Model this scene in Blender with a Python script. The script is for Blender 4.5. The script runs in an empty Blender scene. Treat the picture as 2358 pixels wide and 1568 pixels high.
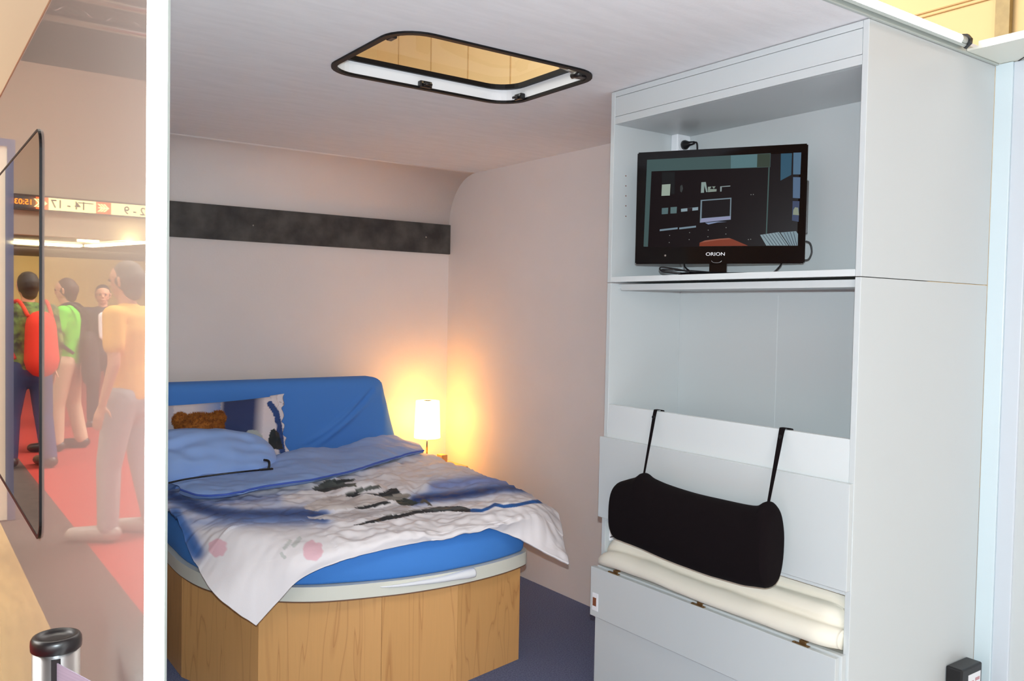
import bpy, bmesh, math, random
from mathutils import Vector, Matrix, noise
random.seed(7)
C = bpy.context.scene.collection
PI = math.pi

# ------------------------------------------------------------------ camera
FPX = 1977.13
YAW, PIT, ROL = [math.radians(a) for a in (35.75, -1.903, 1.099)]
CF = Vector((math.sin(YAW)*math.cos(PIT), math.cos(YAW)*math.cos(PIT), math.sin(PIT)))
_r = Vector((math.cos(YAW), -math.sin(YAW), 0)); _u = _r.cross(CF)
CR = _r*math.cos(ROL) + _u*math.sin(ROL)
CU = _u*math.cos(ROL) - _r*math.sin(ROL)
CP = Vector((0, 0, 1.5))
cd = bpy.data.cameras.new('camera'); cam = bpy.data.objects.new('camera', cd); C.objects.link(cam)
cd.sensor_width = 36; cd.lens = FPX*36/2358; cd.clip_start = .05; cd.clip_end = 200
cam.matrix_world = Matrix(((CR.x, CU.x, -CF.x, CP.x), (CR.y, CU.y, -CF.y, CP.y), (CR.z, CU.z, -CF.z, CP.z), (0, 0, 0, 1)))
bpy.context.scene.camera = cam

def at(px, py, ax, v):
    """point of the plane ax = v that a measured pixel of the photograph falls on"""
    d = CF + CR*((px-1179)/FPX) - CU*((py-784)/FPX)
    i = 'xyz'.index(ax)
    return CP + d*((v-CP[i])/d[i])
def pr(P):
    d = Vector(P)-CP; z = d.dot(CF)
    return 1179+FPX*d.dot(CR)/z, 784-FPX*d.dot(CU)/z

# ------------------------------------------------------------------ world, lights, exposure
sc = bpy.context.scene
sc.view_settings.view_transform = 'Standard'; sc.view_settings.look = 'None'
sc.view_settings.gamma = 1; sc.view_settings.use_curve_mapping = False
sc.view_settings.exposure = 0.38
w = bpy.data.worlds.new('world'); sc.world = w; w.use_nodes = True
w.node_tree.nodes['Background'].inputs[0].default_value = (1, .8, .6, 1)
w.node_tree.nodes['Background'].inputs[1].default_value = .25

def area(name, loc, tgt, sx, sy, power, col):
    l = bpy.data.lights.new(name, 'AREA'); l.shape = 'RECTANGLE'; l.size = sx; l.size_y = sy
    l.energy = power; l.color = col
    o = bpy.data.objects.new(name, l); C.objects.link(o); o.location = loc
    o.rotation_euler = (Vector(tgt)-Vector(loc)).to_track_quat('-Z', 'Y').to_euler()
    return o
# the camera's own pop-up flash, just above the lens
fl = bpy.data.lights.new('camera_flash', 'POINT'); fl.energy = 172; fl.shadow_soft_size = .012; fl.color = (.80, .93, 1)
fo = bpy.data.objects.new('camera_flash', fl); C.objects.link(fo); fo.location = CP + CU*.095 + CR*.006
# the hall's ceiling luminaires
area('hall_luminaire_front', (1.0, -3.5, 7.7), (1.6, 3, 1), 7, 3, 210, (1, .92, .86))
# added fill light behind the photographer, brightens the vehicle interior
area('rear_fill_light', (-3.4, -6.6, 2.4), (1.6, 3, 1.8), 7, 3.6, 290, (1, .96, .95))
area('hall_luminaire_aisle', (-4.5, 9, 7.8), (-3.5, 9.6, 0), 6, 14, 3000, (1, .97, .92))
area('gallery_fill_light', (-3.2, 27.0, 2.98), (-3.2, 31.5, 0), 5, 2, 260, (1, .92, .68))  # added fill, aimed at the wall under the gallery to brighten it
area('hall_luminaire_side', (4.5, 7, 7.8), (7.0, 8, 3), 4, 12, 820, (1, .94, .84))

# ------------------------------------------------------------------ materials
def new_mat(name):
    m = bpy.data.materials.new(name); m.use_nodes = True
    return m, m.node_tree, m.node_tree.nodes['Principled BSDF']
def lin(r, g, b):
    f = lambda c: (c/255/12.92) if c/255 <= .04045 else ((c/255+.055)/1.055)**2.4
    return (f(r), f(g), f(b), 1)
def mat(name, col, rough=.5, metal=0, spec=.5, var=0, vscale=8, bump=0, bscale=60, coat=0, coatr=.03, emit=None, es=0, vcol=None, stretch=(1, 1, 1)):
    m, nt, b = new_mat(name)
    b.inputs['Base Color'].default_value = col
    b.inputs['Roughness'].default_value = rough; b.inputs['Metallic'].default_value = metal
    b.inputs['Specular IOR Level'].default_value = spec
    b.inputs['Coat Weight'].default_value = coat; b.inputs['Coat Roughness'].default_value = coatr
    if emit: b.inputs['Emission Color'].default_value = emit; b.inputs['Emission Strength'].default_value = es
    tc = nt.nodes.new('ShaderNodeTexCoord'); mp = nt.nodes.new('ShaderNodeMapping')
    mp.inputs['Scale'].default_value = stretch
    nt.links.new(tc.outputs['Object'], mp.inputs['Vector'])
    if var:
        n = nt.nodes.new('ShaderNodeTexNoise'); n.inputs['Scale'].default_value = vscale; n.inputs['Detail'].default_value = 6
        mx = nt.nodes.new('ShaderNodeMix'); mx.data_type = 'RGBA'
        mx.inputs['A'].default_value = col
        k = vcol or tuple(c*(1-var) for c in col[:3])+(1,)
        mx.inputs['B'].default_value = k
        nt.links.new(mp.outputs[0], n.inputs['Vector'])
        rp = nt.nodes.new('ShaderNodeMapRange'); rp.inputs['From Min'].default_value = .35; rp.inputs['From Max'].default_value = .68
        nt.links.new(n.outputs['Fac'], rp.inputs['Value']); nt.links.new(rp.outputs[0], mx.inputs['Factor'])
        nt.links.new(mx.outputs['Result'], b.inputs['Base Color'])
    if bump:
        n2 = nt.nodes.new('ShaderNodeTexNoise'); n2.inputs['Scale'].default_value = bscale; n2.inputs['Detail'].default_value = 4
        bp = nt.nodes.new('ShaderNodeBump'); bp.inputs['Strength'].default_value = bump; bp.inputs['Distance'].default_value = .01
        nt.links.new(mp.outputs[0], n2.inputs['Vector'])
        nt.links.new(n2.outputs['Fac'], bp.inputs['Height']); nt.links.new(bp.outputs[0], b.inputs['Normal'])
    return m
def attr_mat(name, rough=.7, sheen=.0, bump=.1, bscale=300):
    m, nt, b = new_mat(name)
    a = nt.nodes.new('ShaderNodeAttribute'); a.attribute_name = 'print'
    nt.links.new(a.outputs['Color'], b.inputs['Base Color'])
    b.inputs['Roughness'].default_value = rough; b.inputs['Sheen Weight'].default_value = sheen
    n2 = nt.nodes.new('ShaderNodeTexNoise'); n2.inputs['Scale'].default_value = bscale
    bp = nt.nodes.new('ShaderNodeBump'); bp.inputs['Strength'].default_value = bump; bp.inputs['Distance'].default_value = .003
    nt.links.new(n2.outputs['Fac'], bp.inputs['Height']); nt.links.new(bp.outputs[0], b.inputs['Normal'])
    return m
def wood_mat(name, c1, c2, scale=1.0, seed=0):
    m, nt, b = new_mat(name)
    tc = nt.nodes.new('ShaderNodeTexCoord'); mp = nt.nodes.new('ShaderNodeMapping')
    mp.inputs['Scale'].default_value = (9*scale, 9*scale, .85*scale); mp.inputs['Location'].default_value = (seed*3.1, seed*1.7, seed*2.3)
    n = nt.nodes.new('ShaderNodeTexNoise'); n.inputs['Scale'].default_value = .8; n.inputs['Detail'].default_value = 2.5; n.inputs['Distortion'].default_value = .5
    nt.links.new(tc.outputs['Object'], mp.inputs[0]); nt.links.new(mp.outputs[0], n.inputs['Vector'])
    mu = nt.nodes.new('ShaderNodeMath'); mu.operation = 'MULTIPLY'; mu.inputs[1].default_value = 11
    fr = nt.nodes.new('ShaderNodeMath'); fr.operation = 'FRACT'
    nt.links.new(n.outputs['Fac'], mu.inputs[0]); nt.links.new(mu.outputs[0], fr.inputs[0])
    rp = nt.nodes.new('ShaderNodeValToRGB'); e = rp.color_ramp.elements
    e[0].position = 0; e[0].color = c2; e[1].position = .10; e[1].color = tuple(c1[i]*.95+c2[i]*.05 for i in range(3))+(1,)
    x = e.new(.8); x.color = c1; x = e.new(1); x.color = tuple(c1[i]*.55+c2[i]*.45 for i in range(3))+(1,)
    nt.links.new(fr.outputs[0], rp.inputs[0])
    n3 = nt.nodes.new('ShaderNodeTexNoise'); n3.inputs['Scale'].default_value = 14; n3.inputs['Detail'].default_value = 8
    mp3 = nt.nodes.new('ShaderNodeMapping'); mp3.inputs['Scale'].default_value = (9, 9, .5)
    nt.links.new(tc.outputs['Object'], mp3.inputs[0]); nt.links.new(mp3.outputs[0], n3.inputs['Vector'])
    mx = nt.nodes.new('ShaderNodeMix'); mx.data_type = 'RGBA'; mx.blend_type = 'MULTIPLY'
    mx.inputs['Factor'].default_value = .16
    nt.links.new(rp.outputs[0], mx.inputs['A'])
    r2 = nt.nodes.new('ShaderNodeMapRange'); r2.inputs['To Min'].default_value = .6; r2.inputs['To Max'].default_value = 1.2
    nt.links.new(n3.outputs['Fac'], r2.inputs['Value']); nt.links.new(r2.outputs[0], mx.inputs['B'])
    nt.links.new(mx.outputs['Result'], b.inputs['Base Color'])
    b.inputs['Roughness'].default_value = .38
    return m

M = {}
M['wall'] = mat('fleece wall', lin(236, 225, 220), .85, bump=.05, bscale=90, var=.03, vscale=3)
M['ceil'] = mat('ceiling lining', lin(240, 238, 240), .9, var=.05, vscale=16, bump=.08, bscale=120, stretch=(.5, 2.2, 1))
M['carpet'] = mat('blue carpet', lin(116, 128, 164), .95, var=.3, vscale=160, bump=.5, bscale=350, vcol=lin(84, 92, 128))
M['cab'] = mat('white laminate', lin(202, 207, 208), .35, spec=.4, bump=.01, bscale=200)
M['cabedge'] = mat('edge band', lin(216, 221, 222), .3)
M['cabdark'] = mat('shadow gap', lin(70, 62, 66), .7)
M['grp'] = mat('glossy cream fibreglass', lin(176, 174, 170), .3, spec=.5, coat=1, coatr=.012)
M['grp'].node_tree.nodes['Principled BSDF'].inputs['Coat IOR'].default_value = 2.0
M['grp2'] = mat('matt cream fibreglass', lin(176, 166, 138), .5)
M['acrylic'] = mat('smoked acrylic', lin(28, 24, 24), .06, spec=.5, coat=1, coatr=.0)
M['acrylic'].node_tree.nodes['Principled BSDF'].inputs['Coat IOR'].default_value = 2.0
M['black'] = mat('black plastic', lin(16, 14, 17), .35)
M['blackgloss'] = mat('gloss black plastic', lin(6, 4, 6), .08, spec=.28)
M['rubber'] = mat('black rubber', lin(12, 10, 12), .5, spec=.25)
M['alu'] = mat('brushed aluminium', lin(190, 192, 195), .32, metal=1, bump=.02, bscale=300)
M['aluw'] = mat('light anodised profile', lin(190, 196, 190), .4, metal=.3)
M['led'] = mat('led diffuser', (1, 1, 1, 1), .4, emit=(.93, 1, 1, 1), es=20)
M['slate'] = mat('dark slate decor', lin(52, 47, 46), .6, var=.5, vscale=9, vcol=lin(84, 80, 76), bump=.05, bscale=40)
M['sheet'] = mat('blue fitted sheet', lin(66, 134, 216), .8, bump=.08, bscale=400)
M['sheetd'] = mat('blue stretch cover', lin(74, 134, 214), .85, bump=.08, bscale=400)
M['bluecot'] = mat('pale blue cotton', lin(150, 182, 238), .7, bump=.05, bscale=200)
M['print'] = attr_mat('printed cotton')
M['tray'] = mat('cream laminate rim', lin(224, 224, 212), .35)
M['woodedge'] = mat('brown edge', lin(120, 88, 66), .5)
for i in range(4): M['wood%d' % i] = wood_mat('maple veneer %d' % i, lin(222, 168, 106), lin(198, 142, 86), 1, i)
M['fur'] = mat('brown plush', lin(176, 106, 38), .9, var=.5, vscale=60, vcol=lin(126, 68, 20))
M['shade'] = mat('lit lamp shade', (1, .9, .75, 1), .8, emit=(1, .47, .085, 1), es=10)
M['chrome'] = mat('steel', lin(200, 200, 200), .2, metal=1)
M['bolster'] = mat('black stretch fabric', lin(15, 8, 11), .95, spec=.15, bump=.05, bscale=500)
M['pad'] = mat('ivory padding', lin(236, 230, 214), .85, bump=.05, bscale=300)
M['plastic'] = mat('white plastic', lin(238, 240, 244), .3)
M['brass'] = mat('bronze catch', lin(150, 120, 80), .35, metal=.8)
M['brown'] = mat('brown insert', lin(128, 72, 48), .5)
M['hallwall'] = mat('warm beige hall wall', lin(240, 214, 162), .8, var=.03, vscale=1)
M['hallwall2'] = mat('beige fascia', lin(214, 202, 180), .8)
M['seam'] = mat('panel seam', lin(206, 174, 124), .8)
M['galv'] = mat('galvanised steel', lin(176, 156, 108), .5, metal=.2, var=.3, vscale=6)
M['hallgrey'] = mat('grey hall ceiling', lin(92, 84, 78), .8)
M['hallcarp'] = mat('dark grey hall carpet', lin(74, 60, 54), .95, var=.25, vscale=20)
M['redcarp'] = mat('red aisle carpet', lin(166, 44, 32), .95, var=.12, vscale=30)
M['lam'] = mat('oak laminate', lin(172, 142, 92), .45, var=.2, vscale=5, stretch=(6, .7, 1))
M['olive'] = mat('olive panelling', lin(232, 208, 140), .7)
M['grad'] = mat('light panel', lin(206, 214, 222), .45)
M['post'] = mat('pale blue post', lin(210, 226, 232), .35)
M['belt'] = mat('lilac grey belt', lin(150, 140, 158), .7, var=.15, vscale=4, stretch=(1, 1, 90))
M['white'] = mat('white board', lin(232, 224, 206), .5)
M['frameblue'] = mat('grey blue frame', lin(86, 96, 130), .5)
M['skin'] = mat('skin', lin(214, 160, 128), .55)
M['hair'] = mat('dark hair', lin(40, 28, 22), .7)
M['hairb'] = mat('brown hair', lin(66, 46, 34), .7)

# ------------------------------------------------------------------ object helpers
def wloc(o):
    v = Vector((0, 0, 0))
    while o: v += o.location; o = o.parent
    return v
def obj(name, bm, m, parent=None, smooth=False, loc=None):
    """one mesh object; bm is in world coordinates"""
    me = bpy.data.meshes.new(name)
    base = wloc(parent) if parent else Vector((0, 0, 0))
    org = Vector(loc) if loc is not None else base
    bmesh.ops.translate(bm, verts=bm.verts, vec=-org)
    bmesh.ops.recalc_face_normals(bm, faces=bm.faces)
    if smooth:
        for f in bm.faces: f.smooth = True
    bm.to_mesh(me); bm.free()
    if isinstance(m, (list, tuple)):
        for k in m: me.materials.append(k)
    else: me.materials.append(m)
    o = bpy.data.objects.new(name, me); C.objects.link(o)
    if parent: o.parent = parent; o.location = org-base
    else: o.location = org
    return o
def thing(name, label, cat, loc=(0, 0, 0), group=None):
    o = bpy.data.objects.new(name, None); C.objects.link(o); o.location = loc; o.empty_display_size = .1
    tag(o, label, cat, group); return o
def tag(o, label, cat, group=None, kind=None):
    if label: o['label'] = label
    if cat: o['category'] = cat
    if group: o['group'] = group
    if kind: o['kind'] = kind
    return o
def struct(name, bm, m, smooth=False):
    o = obj(name, bm, m, smooth=smooth); o['kind'] = 'structure'; return o
def B(): return bmesh.new()
def box(bm, x0, y0, z0, x1, y1, z1, bev=0, seg=2, mi=0):
    vs = [bm.verts.new((x, y, z)) for x in (x0, x1) for y in (y0, y1) for z in (z0, z1)]
    F = [(0, 1, 3, 2), (4, 6, 7, 5), (0, 4, 5, 1), (2, 3, 7, 6), (0, 2, 6, 4), (1, 5, 7, 3)]
    fs = [bm.faces.new([vs[i] for i in f]) for f in F]
    for f in fs: f.material_index = mi
    if bev:
        es = list({e for f in fs for e in f.edges})
        bmesh.ops.bevel(bm, geom=es, offset=bev, segments=seg, profile=.5, affect='EDGES', clamp_overlap=True)
    return bm
def bx(*a, **k): return box(B(), *a, **k)
def frame_of(d):
    d = d.normalized(); a = Vector((0, 0, 1)) if abs(d.z) < .9 else Vector((1, 0, 0))
    s = d.cross(a).normalized(); return s, s.cross(d).normalized()
def tube(bm, pts, r, n=12, cap=True, ry=None, mi=0):
    pts = [Vector(p) for p in pts]; rs = r if isinstance(r, (list, tuple)) else [r]*len(pts)
    rings = []; ps = None
    for i, p in enumerate(pts):
        d = (pts[min(i+1, len(pts)-1)]-pts[max(i-1, 0)])
        if d.length < 1e-9: d = Vector((0, 0, 1))
        d.normalize()
        if ps is None: s, u = frame_of(d)
        else:
            s = (ps-d*ps.dot(d)); s = s.normalized() if s.length > 1e-6 else frame_of(d)[0]
            u = s.cross(d)
        ps = s; k = (ry/rs[i] if ry else 1)
        rings.append([bm.verts.new(p+s*rs[i]*math.cos(2*PI*j/n)+u*rs[i]*k*math.sin(2*PI*j/n)) for j in range(n)])
    for a, b in zip(rings, rings[1:]):
        for j in range(n):
            f = bm.faces.new((a[j], a[(j+1) % n], b[(j+1) % n], b[j])); f.smooth = True; f.material_index = mi
    if cap:
        for q in (rings[0], rings[-1]):
            f = bm.faces.new(q); f.material_index = mi
    return bm
def lathe(bm, c, prof, n=32, mi=0):
    """prof: list of (radius, z)"""
    rings = [[bm.verts.new((c[0]+max(r, 1e-4)*math.cos(2*PI*j/n), c[1]+max(r, 1e-4)*math.sin(2*PI*j/n), c[2]+z)) for j in range(n)] for r, z in prof]
    for a, b in zip(rings, rings[1:]):
        for j in range(n):
            f = bm.faces.new((a[j], a[(j+1) % n], b[(j+1) % n], b[j])); f.smooth = True; f.material_index = mi
    return bm
def prism(bm, poly, z0, z1, mi=0):
    a = [bm.verts.new((x, y, z0)) for x, y in poly]; b = [bm.verts.new((x, y, z1)) for x, y in poly]
    n = len(poly)
    for i in range(n): bm.faces.new((a[i], a[(i+1) % n], b[(i+1) % n], b[i])).material_index = mi
    bm.faces.new(a).material_index = mi; bm.faces.new(b).material_index = mi
    return bm
def smoothpts(pts, n=8, closed=False):
    P = [Vector(p) for p in pts]; out = []; N = len(P)
    g = (lambda i: P[i % N]) if closed else (lambda i: P[max(0, min(N-1, i))])
    for i in range(N if closed else N-1):
        p0, p1, p2, p3 = g(i-1), g(i), g(i+1), g(i+2)
        for k in range(n):
            t = k/n; out.append(.5*((2*p1)+(-p0+p2)*t+(2*p0-5*p1+4*p2-p3)*t*t+(-p0+3*p1-3*p2+p3)*t**3))
    if not closed: out.append(P[-1])
    return out
def grid(bm, G):
    """G[row][col] of Vectors; returns vert rows"""
    V = [[bm.verts.new(p) for p in row] for row in G]
    for a, b in zip(V, V[1:]):
        for j in range(len(a)-1):
            f = bm.faces.new((a[j], a[j+1], b[j+1], b[j])); f.smooth = True
    return V
def net(P, nr, nc):
    """Catmull-Rom surface through the control net P"""
    rows = [smoothpts(r, nc) for r in P]
    cols = [smoothpts([r[j] for r in rows], nr) for j in range(len(rows[0]))]
    return [[cols[j][i] for j in range(len(cols))] for i in range(len(cols[0]))]
def rrect(x0, y0, x1, y1, r, n=8):
    out = []
    for cx, cy, a in ((x1-r, y1-r, 0), (x0+r, y1-r, 90), (x0+r, y0+r, 180), (x1-r, y0+r, 270)):
        for k in range(n+1):
            t = math.radians(a+90*k/n); out.append((cx+r*math.cos(t), cy+r*math.sin(t)))
    return out
def ringprism(bm, outer, inner, z0, z1):
    n = len(outer); L = [[bm.verts.new((x, y, z)) for x, y in P] for P, z in ((outer, z0), (outer, z1), (inner, z1), (inner, z0))]
    for a, b in zip(L, L[1:]+L[:1]):
        for i in range(n): bm.faces.new((a[i], a[(i+1) % n], b[(i+1) % n], b[i]))
    return bm
def text(s, loc, right, up, h, m, parent, name='lettering', bold=1.0, ext=.0005, wide=1.0):
    cu = bpy.data.curves.new(name, 'FONT'); cu.body = s; cu.size = h; cu.extrude = ext; cu.align_x = 'CENTER'; cu.align_y = 'CENTER'; cu.offset = .0 + .012*h*bold
    t = bpy.data.objects.new('tmp', cu)
    me = bpy.data.meshes.new_from_object(t); bpy.data.objects.remove(t)
    right = Vector(right).normalized(); up = Vector(up).normalized(); nrm = right.cross(up)
    R = Matrix((right, up, nrm)).transposed()
    base = wloc(parent) if parent else Vector((0, 0, 0))
    for v in me.vertices: v.co.x *= wide; v.co = R @ v.co + Vector(loc) - base
    me.materials.clear(); me.materials.append(m)
    o = bpy.data.objects.new(name, me); C.objects.link(o)
    if parent: o.parent = parent
    return o
def catpts(pts, n=6): return smoothpts(pts, n)

# ------------------------------------------------------------------ constants of the vehicle body
XO, XI, YC, XF, XR, YB, H = .314, .346, 1.40, 2.22, 2.885, 4.72, 2.344

# ------------------------------------------------------------------ setting: the vehicle room
struct('floor', bx(XO, YC+.002, -.02, XR+.08, YB+.08, 0), M['carpet'])
# back wall with a cove up to the ceiling, ceiling with the roof window cut out
HX0, HX1, HY0, HY1 = 1.240, 2.026, 2.316, 2.872
bm = B()
prof = [(YB, 0)]+[(YB, 1.0), (YB, 2.03)]
for k in range(1, 13):
    t = k/12*PI/2; prof.append((YB-.30*(1-math.cos(t)), 2.044+.30*math.sin(t)))
prof = prof+[(YB-.30, H+.04), (YB+.04, H+.04), (YB+.04, 0)]
pa0 = [bm.verts.new((XO, y, z)) for y, z in prof]; pb0 = [bm.verts.new((XR+.06, y, z)) for y, z in prof]
for i in range(len(prof)):
    j = (i+1) % len(prof); f = bm.faces.new((pa0[i], pa0[j], pb0[j], pb0[i])); f.smooth = 2 <= i <= 13
bm.faces.new(pa0); bm.faces.new(pb0)
struct('wall_back', bm, M['wall'])
struct('wall_right', bx(XR, 2.40, 0, XR+.06, YB, H), M['wall'])
bm = B()
ye = YB-.30
hole = rrect(HX0, HY0, HX1, HY1, .105, 8)
for z in (H, H+.04):
    for x0, y0, x1, y1 in ((XO, YC, XR, HY0), (XO, HY1, XR, ye), (XO, HY0, HX0, HY1), (HX1, HY0, XR, HY1)):
        bm.faces.new([bm.verts.new((x, y, z)) for x, y in ((x0, y0), (x1, y0), (x1, y1), (x0, y1))])
    for q, cxy in enumerate(((HX1, HY1), (HX0, HY1), (HX0, HY0), (HX1, HY0))):
        arc = hole[q*9:q*9+9]
        for p0, p1 in zip(arc, arc[1:]): bm.faces.new([bm.verts.new((x, y, z)) for x, y in (cxy, p0, p1)])
box(bm, XO, YC, H, XR, YC+.001, H+.04); box(bm, XR, YC, H, XR+.10, 2.46, H+.04)
struct('ceiling', bm, M['ceil'])
# outer left wall of the vehicle: glossy fibreglass outside, lining inside
struct('wall_left', bx(XO, YC+.004, .0, XO+.016, YB+.08, 2.30), M['grp'])
struct('wall_left_lining', bx(XO+.016, YC+.004, .0, XI, YB, H-.001), M['wall'])
bm = B()   # roof moulding that leans inwards above the side wall
prof = [(XO-.0005, 2.240), (XO-.003, 2.242), (XO-.003, 2.249), (XO+.003, 2.252), (XO+.012, 3.40), (XO+.30, 3.40), (XO+.30, 2.40), (XO+.0, 2.39)]
a = [bm.verts.new((x, 1.75, z)) for x, z in prof]; b = [bm.verts.new((x, YB+.08, z)) for x, z in prof]
# front end slopes back so that it stays behind the roof's cut edge

for i in range(len(prof)): bm.faces.new((a[i], a[(i+1) % len(a)], b[(i+1) % len(a)], b[i]))
bm.faces.new(a); bm.faces.new(b)
struct('trim_1', bm, M['grp2'])
# cut edge of the roof, a thin profile
struct('trim_2', bx(XO, YC-.012, H-.004, 2.95, YC+.0, H+.022, bev=.002), M['aluw'])

# side window in the left wall
wn = bpy.data.objects.new('window_1', None); C.objects.link(wn); wn['kind'] = 'structure'; wn.location = (XO, 3.1, .9)
def yz_plate(poly, x0, x1):
    bm = B(); a = [bm.verts.new((x0, y, z)) for y, z in poly]; b = [bm.verts.new((x1, y, z)) for y, z in poly]; n = len(poly)
    for i in range(n): bm.faces.new((a[i], a[(i+1) % n], b[(i+1) % n], b[i]))
    bm.faces.new(a); bm.faces.new(b); return bm
obj('pane', yz_plate(rrect(2.552, .872, 3.75, 1.955, .05), XO-.001, XO-.005), M['acrylic'], wn)
def yz_ring(outer, inner, x0, x1):
    bm = B(); n = len(outer); L = [[bm.verts.new((x, y, z)) for y, z in P] for P, x in ((outer, x0), (outer, x1), (inner, x1), (inner, x0))]
    for a, b in zip(L, L[1:]+L[:1]):
        for i in range(n): bm.faces.new((a[i], a[(i+1) % n], b[(i+1) % n], b[i]))
    return bm
obj('window_frame', yz_ring(rrect(2.546, .866, 3.758, 1.960, .056), rrect(2.553, .877, 3.748, 1.953, .05), XO+.001, XO-.006), M['rubber'], wn)

# roof window
rw = bpy.data.objects.new('window_2', None); C.objects.link(rw); rw['kind'] = 'structure'; rw.location = (1.63, 2.59, H)
obj('inner_frame', ringprism(B(), rrect(HX0-.018, HY0-.018, HX1+.018, HY1+.018, .122), rrect(HX0+.002, HY0+.002, HX1-.002, HY1-.002, .103), H-.007, H+.002), M['rubber'], rw)
obj('reveal', ringprism(B(), rrect(HX0-.006, HY0-.006, HX1+.006, HY1+.006, .11), rrect(HX0, HY0, HX1, HY1, .105), H+.001, H+.062), M['plastic'], rw)
obj('outer_frame', ringprism(B(), rrect(HX0-.03, HY0-.03, HX1+.03, HY1+.03, .13), rrect(HX0+.02, HY0+.012, HX1-.016, HY1-.012, .10), H+.044, H+.062), M['rubber'], rw)
gm, nt, b = new_mat('amber tinted acrylic')
nt.nodes.remove(b); tr = nt.nodes.new('ShaderNodeBsdfTransparent'); tr.inputs[0].default_value = (.84, .88, .88, 1)
gl = nt.nodes.new('ShaderNodeBsdfGlossy'); gl.inputs['Roughness'].default_value = .02
fz = nt.nodes.new('ShaderNodeFresnel'); fz.inputs[0].default_value = 1.3; mx = nt.nodes.new('ShaderNodeMixShader'); mx.inputs[0].default_value = .05
nt.links.new(tr.outputs[0], mx.inputs[1]); nt.links.new(gl.outputs[0], mx.inputs[2])
nt.links.new(mx.outputs[0], nt.nodes['Material Output'].inputs[0])
bm = B(); G = []
for i in range(13):
    row = []
    for j in range(13):
        u, v = -1+2*i/12, -1+2*j/12
        row.append(Vector((1.63+u*(HX1-HX0+.04)/2, 2.593+v*(HY1-HY0+.04)/2, H+.066+.03*(1-u*u)*(1-v*v))))
    G.append(row)
grid(bm, G); obj('dome_pane', bm, gm, rw)
def latch(px, py, name='latch'):
    p = at(px, py, 'z', H+.012); 
    if py < 210: p.y = HY1-.006
    bm = B(); 
    if px < 1100: box(bm, p.x-.026, HY1-.022, H-.004, p.x+.026, HY1+.001, H+.020, bev=.004); tube(bm, [(p.x-.012, HY1-.02, H+.004), (p.x-.012, HY1-.038, H+.004), (p.x+.012, HY1-.038, H+.004), (p.x+.012, HY1-.02, H+.004)], .005, 8)
    else: box(bm, HX1-.022, HY1-.115, H-.004, HX1+.001, HY1-.07, H+.020, bev=.004); tube(bm, [(HX1-.02, HY1-.10, H+.004), (HX1-.034, HY1-.10, H+.004), (HX1-.034, HY1-.08, H+.004)], .005, 8)
    l = obj(name, bm, M['black'], rw)
    bm = B()
    for k in (-1, 1):
        if px < 1100: lathe_y(bm, (p.x+k*.018, HY1-.023, H+.012), .004, .002)
        else: lathe_x(bm, (HX1-.023, HY1-.0925+k*.017, H+.012), .004, .002)
    obj('screw', bm, M['chrome'], l)
def lathe_y(bm, c, r, d, n=14): tube(bm, [c, (c[0], c[1]-d, c[2])], r, n)
def lathe_x(bm, c, r, d, n=14): tube(bm, [c, (c[0]-d, c[1], c[2])], r, n)
latch(968, 197); latch(1210, 219)
p = at(1331, 172, 'z', H+.006); q = at(1290, 153, 'z', H+.060)
bm = B(); box(bm, p.x-.012, p.y-.02, H-.004, HX1-.002, p.y+.02, H+.020, bev=.005); tube(bm, [p+Vector((-.004, -.02, 0)), p+Vector((-.010, .022, -.002))], .010, 12)
obj('hinge_bracket', bm, M['black'], rw)
bm = B(); tube(bm, [p+Vector((-.008, -.008, .002)), q], .0065, 12); obj('stay_arm', bm, M['alu'], rw)
obj('corner_bracket', bx(HX0+.004, HY0+.075, H-.008, HX0+.024, HY0+.115, H+.020, bev=.003), M['black'], rw)

# led tubes on the cut edges
def led(name, p0, p1, out, label, hw_=.0155, col=.03):
    p0, p1, out = Vector(p0), Vector(p1), Vector(out).normalized(); d = (p1-p0).normalized(); s = d.cross(out)
    t = thing(name, label, 'light', (p0+p1)/2, 'tube lights on the cut edges')
    bm = B(); n = 14; hw = hw_
    prof = [(-hw, 0), (hw, 0)]+[(hw*math.cos(a), .006+hw*.9*math.sin(a)) for a in [PI*k/n for k in range(n+1)]]
    def ext(bm, prof, a, b):
        A = [bm.verts.new(a+s*u+out*v) for u, v in prof]; Bb = [bm.verts.new(b+s*u+out*v) for u, v in prof]
        for i in range(len(prof)): bm.faces.new((A[i], A[(i+1) % len(prof)], Bb[(i+1) % len(prof)], Bb[i]))
        bm.faces.new(A); bm.faces.new(Bb)
    dp = [(hw*.93*math.cos(a), .0062+hw*.9*math.sin(a)) for a in [PI*(.0+k/n) for k in range(n+1)]]
    ext(bm, dp, p0+d*col, p1-d*col); obj('diffuser', bm, M['led'], t)
    bm = B(); ext(bm, [(-hw-.0025, -.004), (hw+.0025, -.004), (hw+.0025, .0055), (-hw-.0025, .0055)], p0, p1)
    ext(bm, dp, p0+d*.012, p0+d*col); ext(bm, dp, p1-d*col, p1-d*.012)
    obj('profile', bm, M['aluw'], t)
    for q, e in ((p0, p0+d*.014), (p1-d*.014, p1)):
        bm = B(); ext(bm, [(-hw-.005, -.006), (hw+.005, -.006), (hw+.005, .016), (hw*.6, .026), (-hw*.6, .026), (-hw-.005, .016)], q, e)
        obj('end_cap', bm, M['black'], t)
    return t
led('tube_light', (XO+.0165, YC-.001, .03), (XO+.0165, YC-.001, 2.33), (-.75, -1, 0), 'upright white tube light on the end of the glossy left wall', .0135)
led('tube_light', (XO+.02, YC-.018, H+.019), (2.708, YC-.018, H+.019), (0, -1, .75), 'sloping white tube light along the roof edge above the cabinet', .0155, .045)

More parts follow.
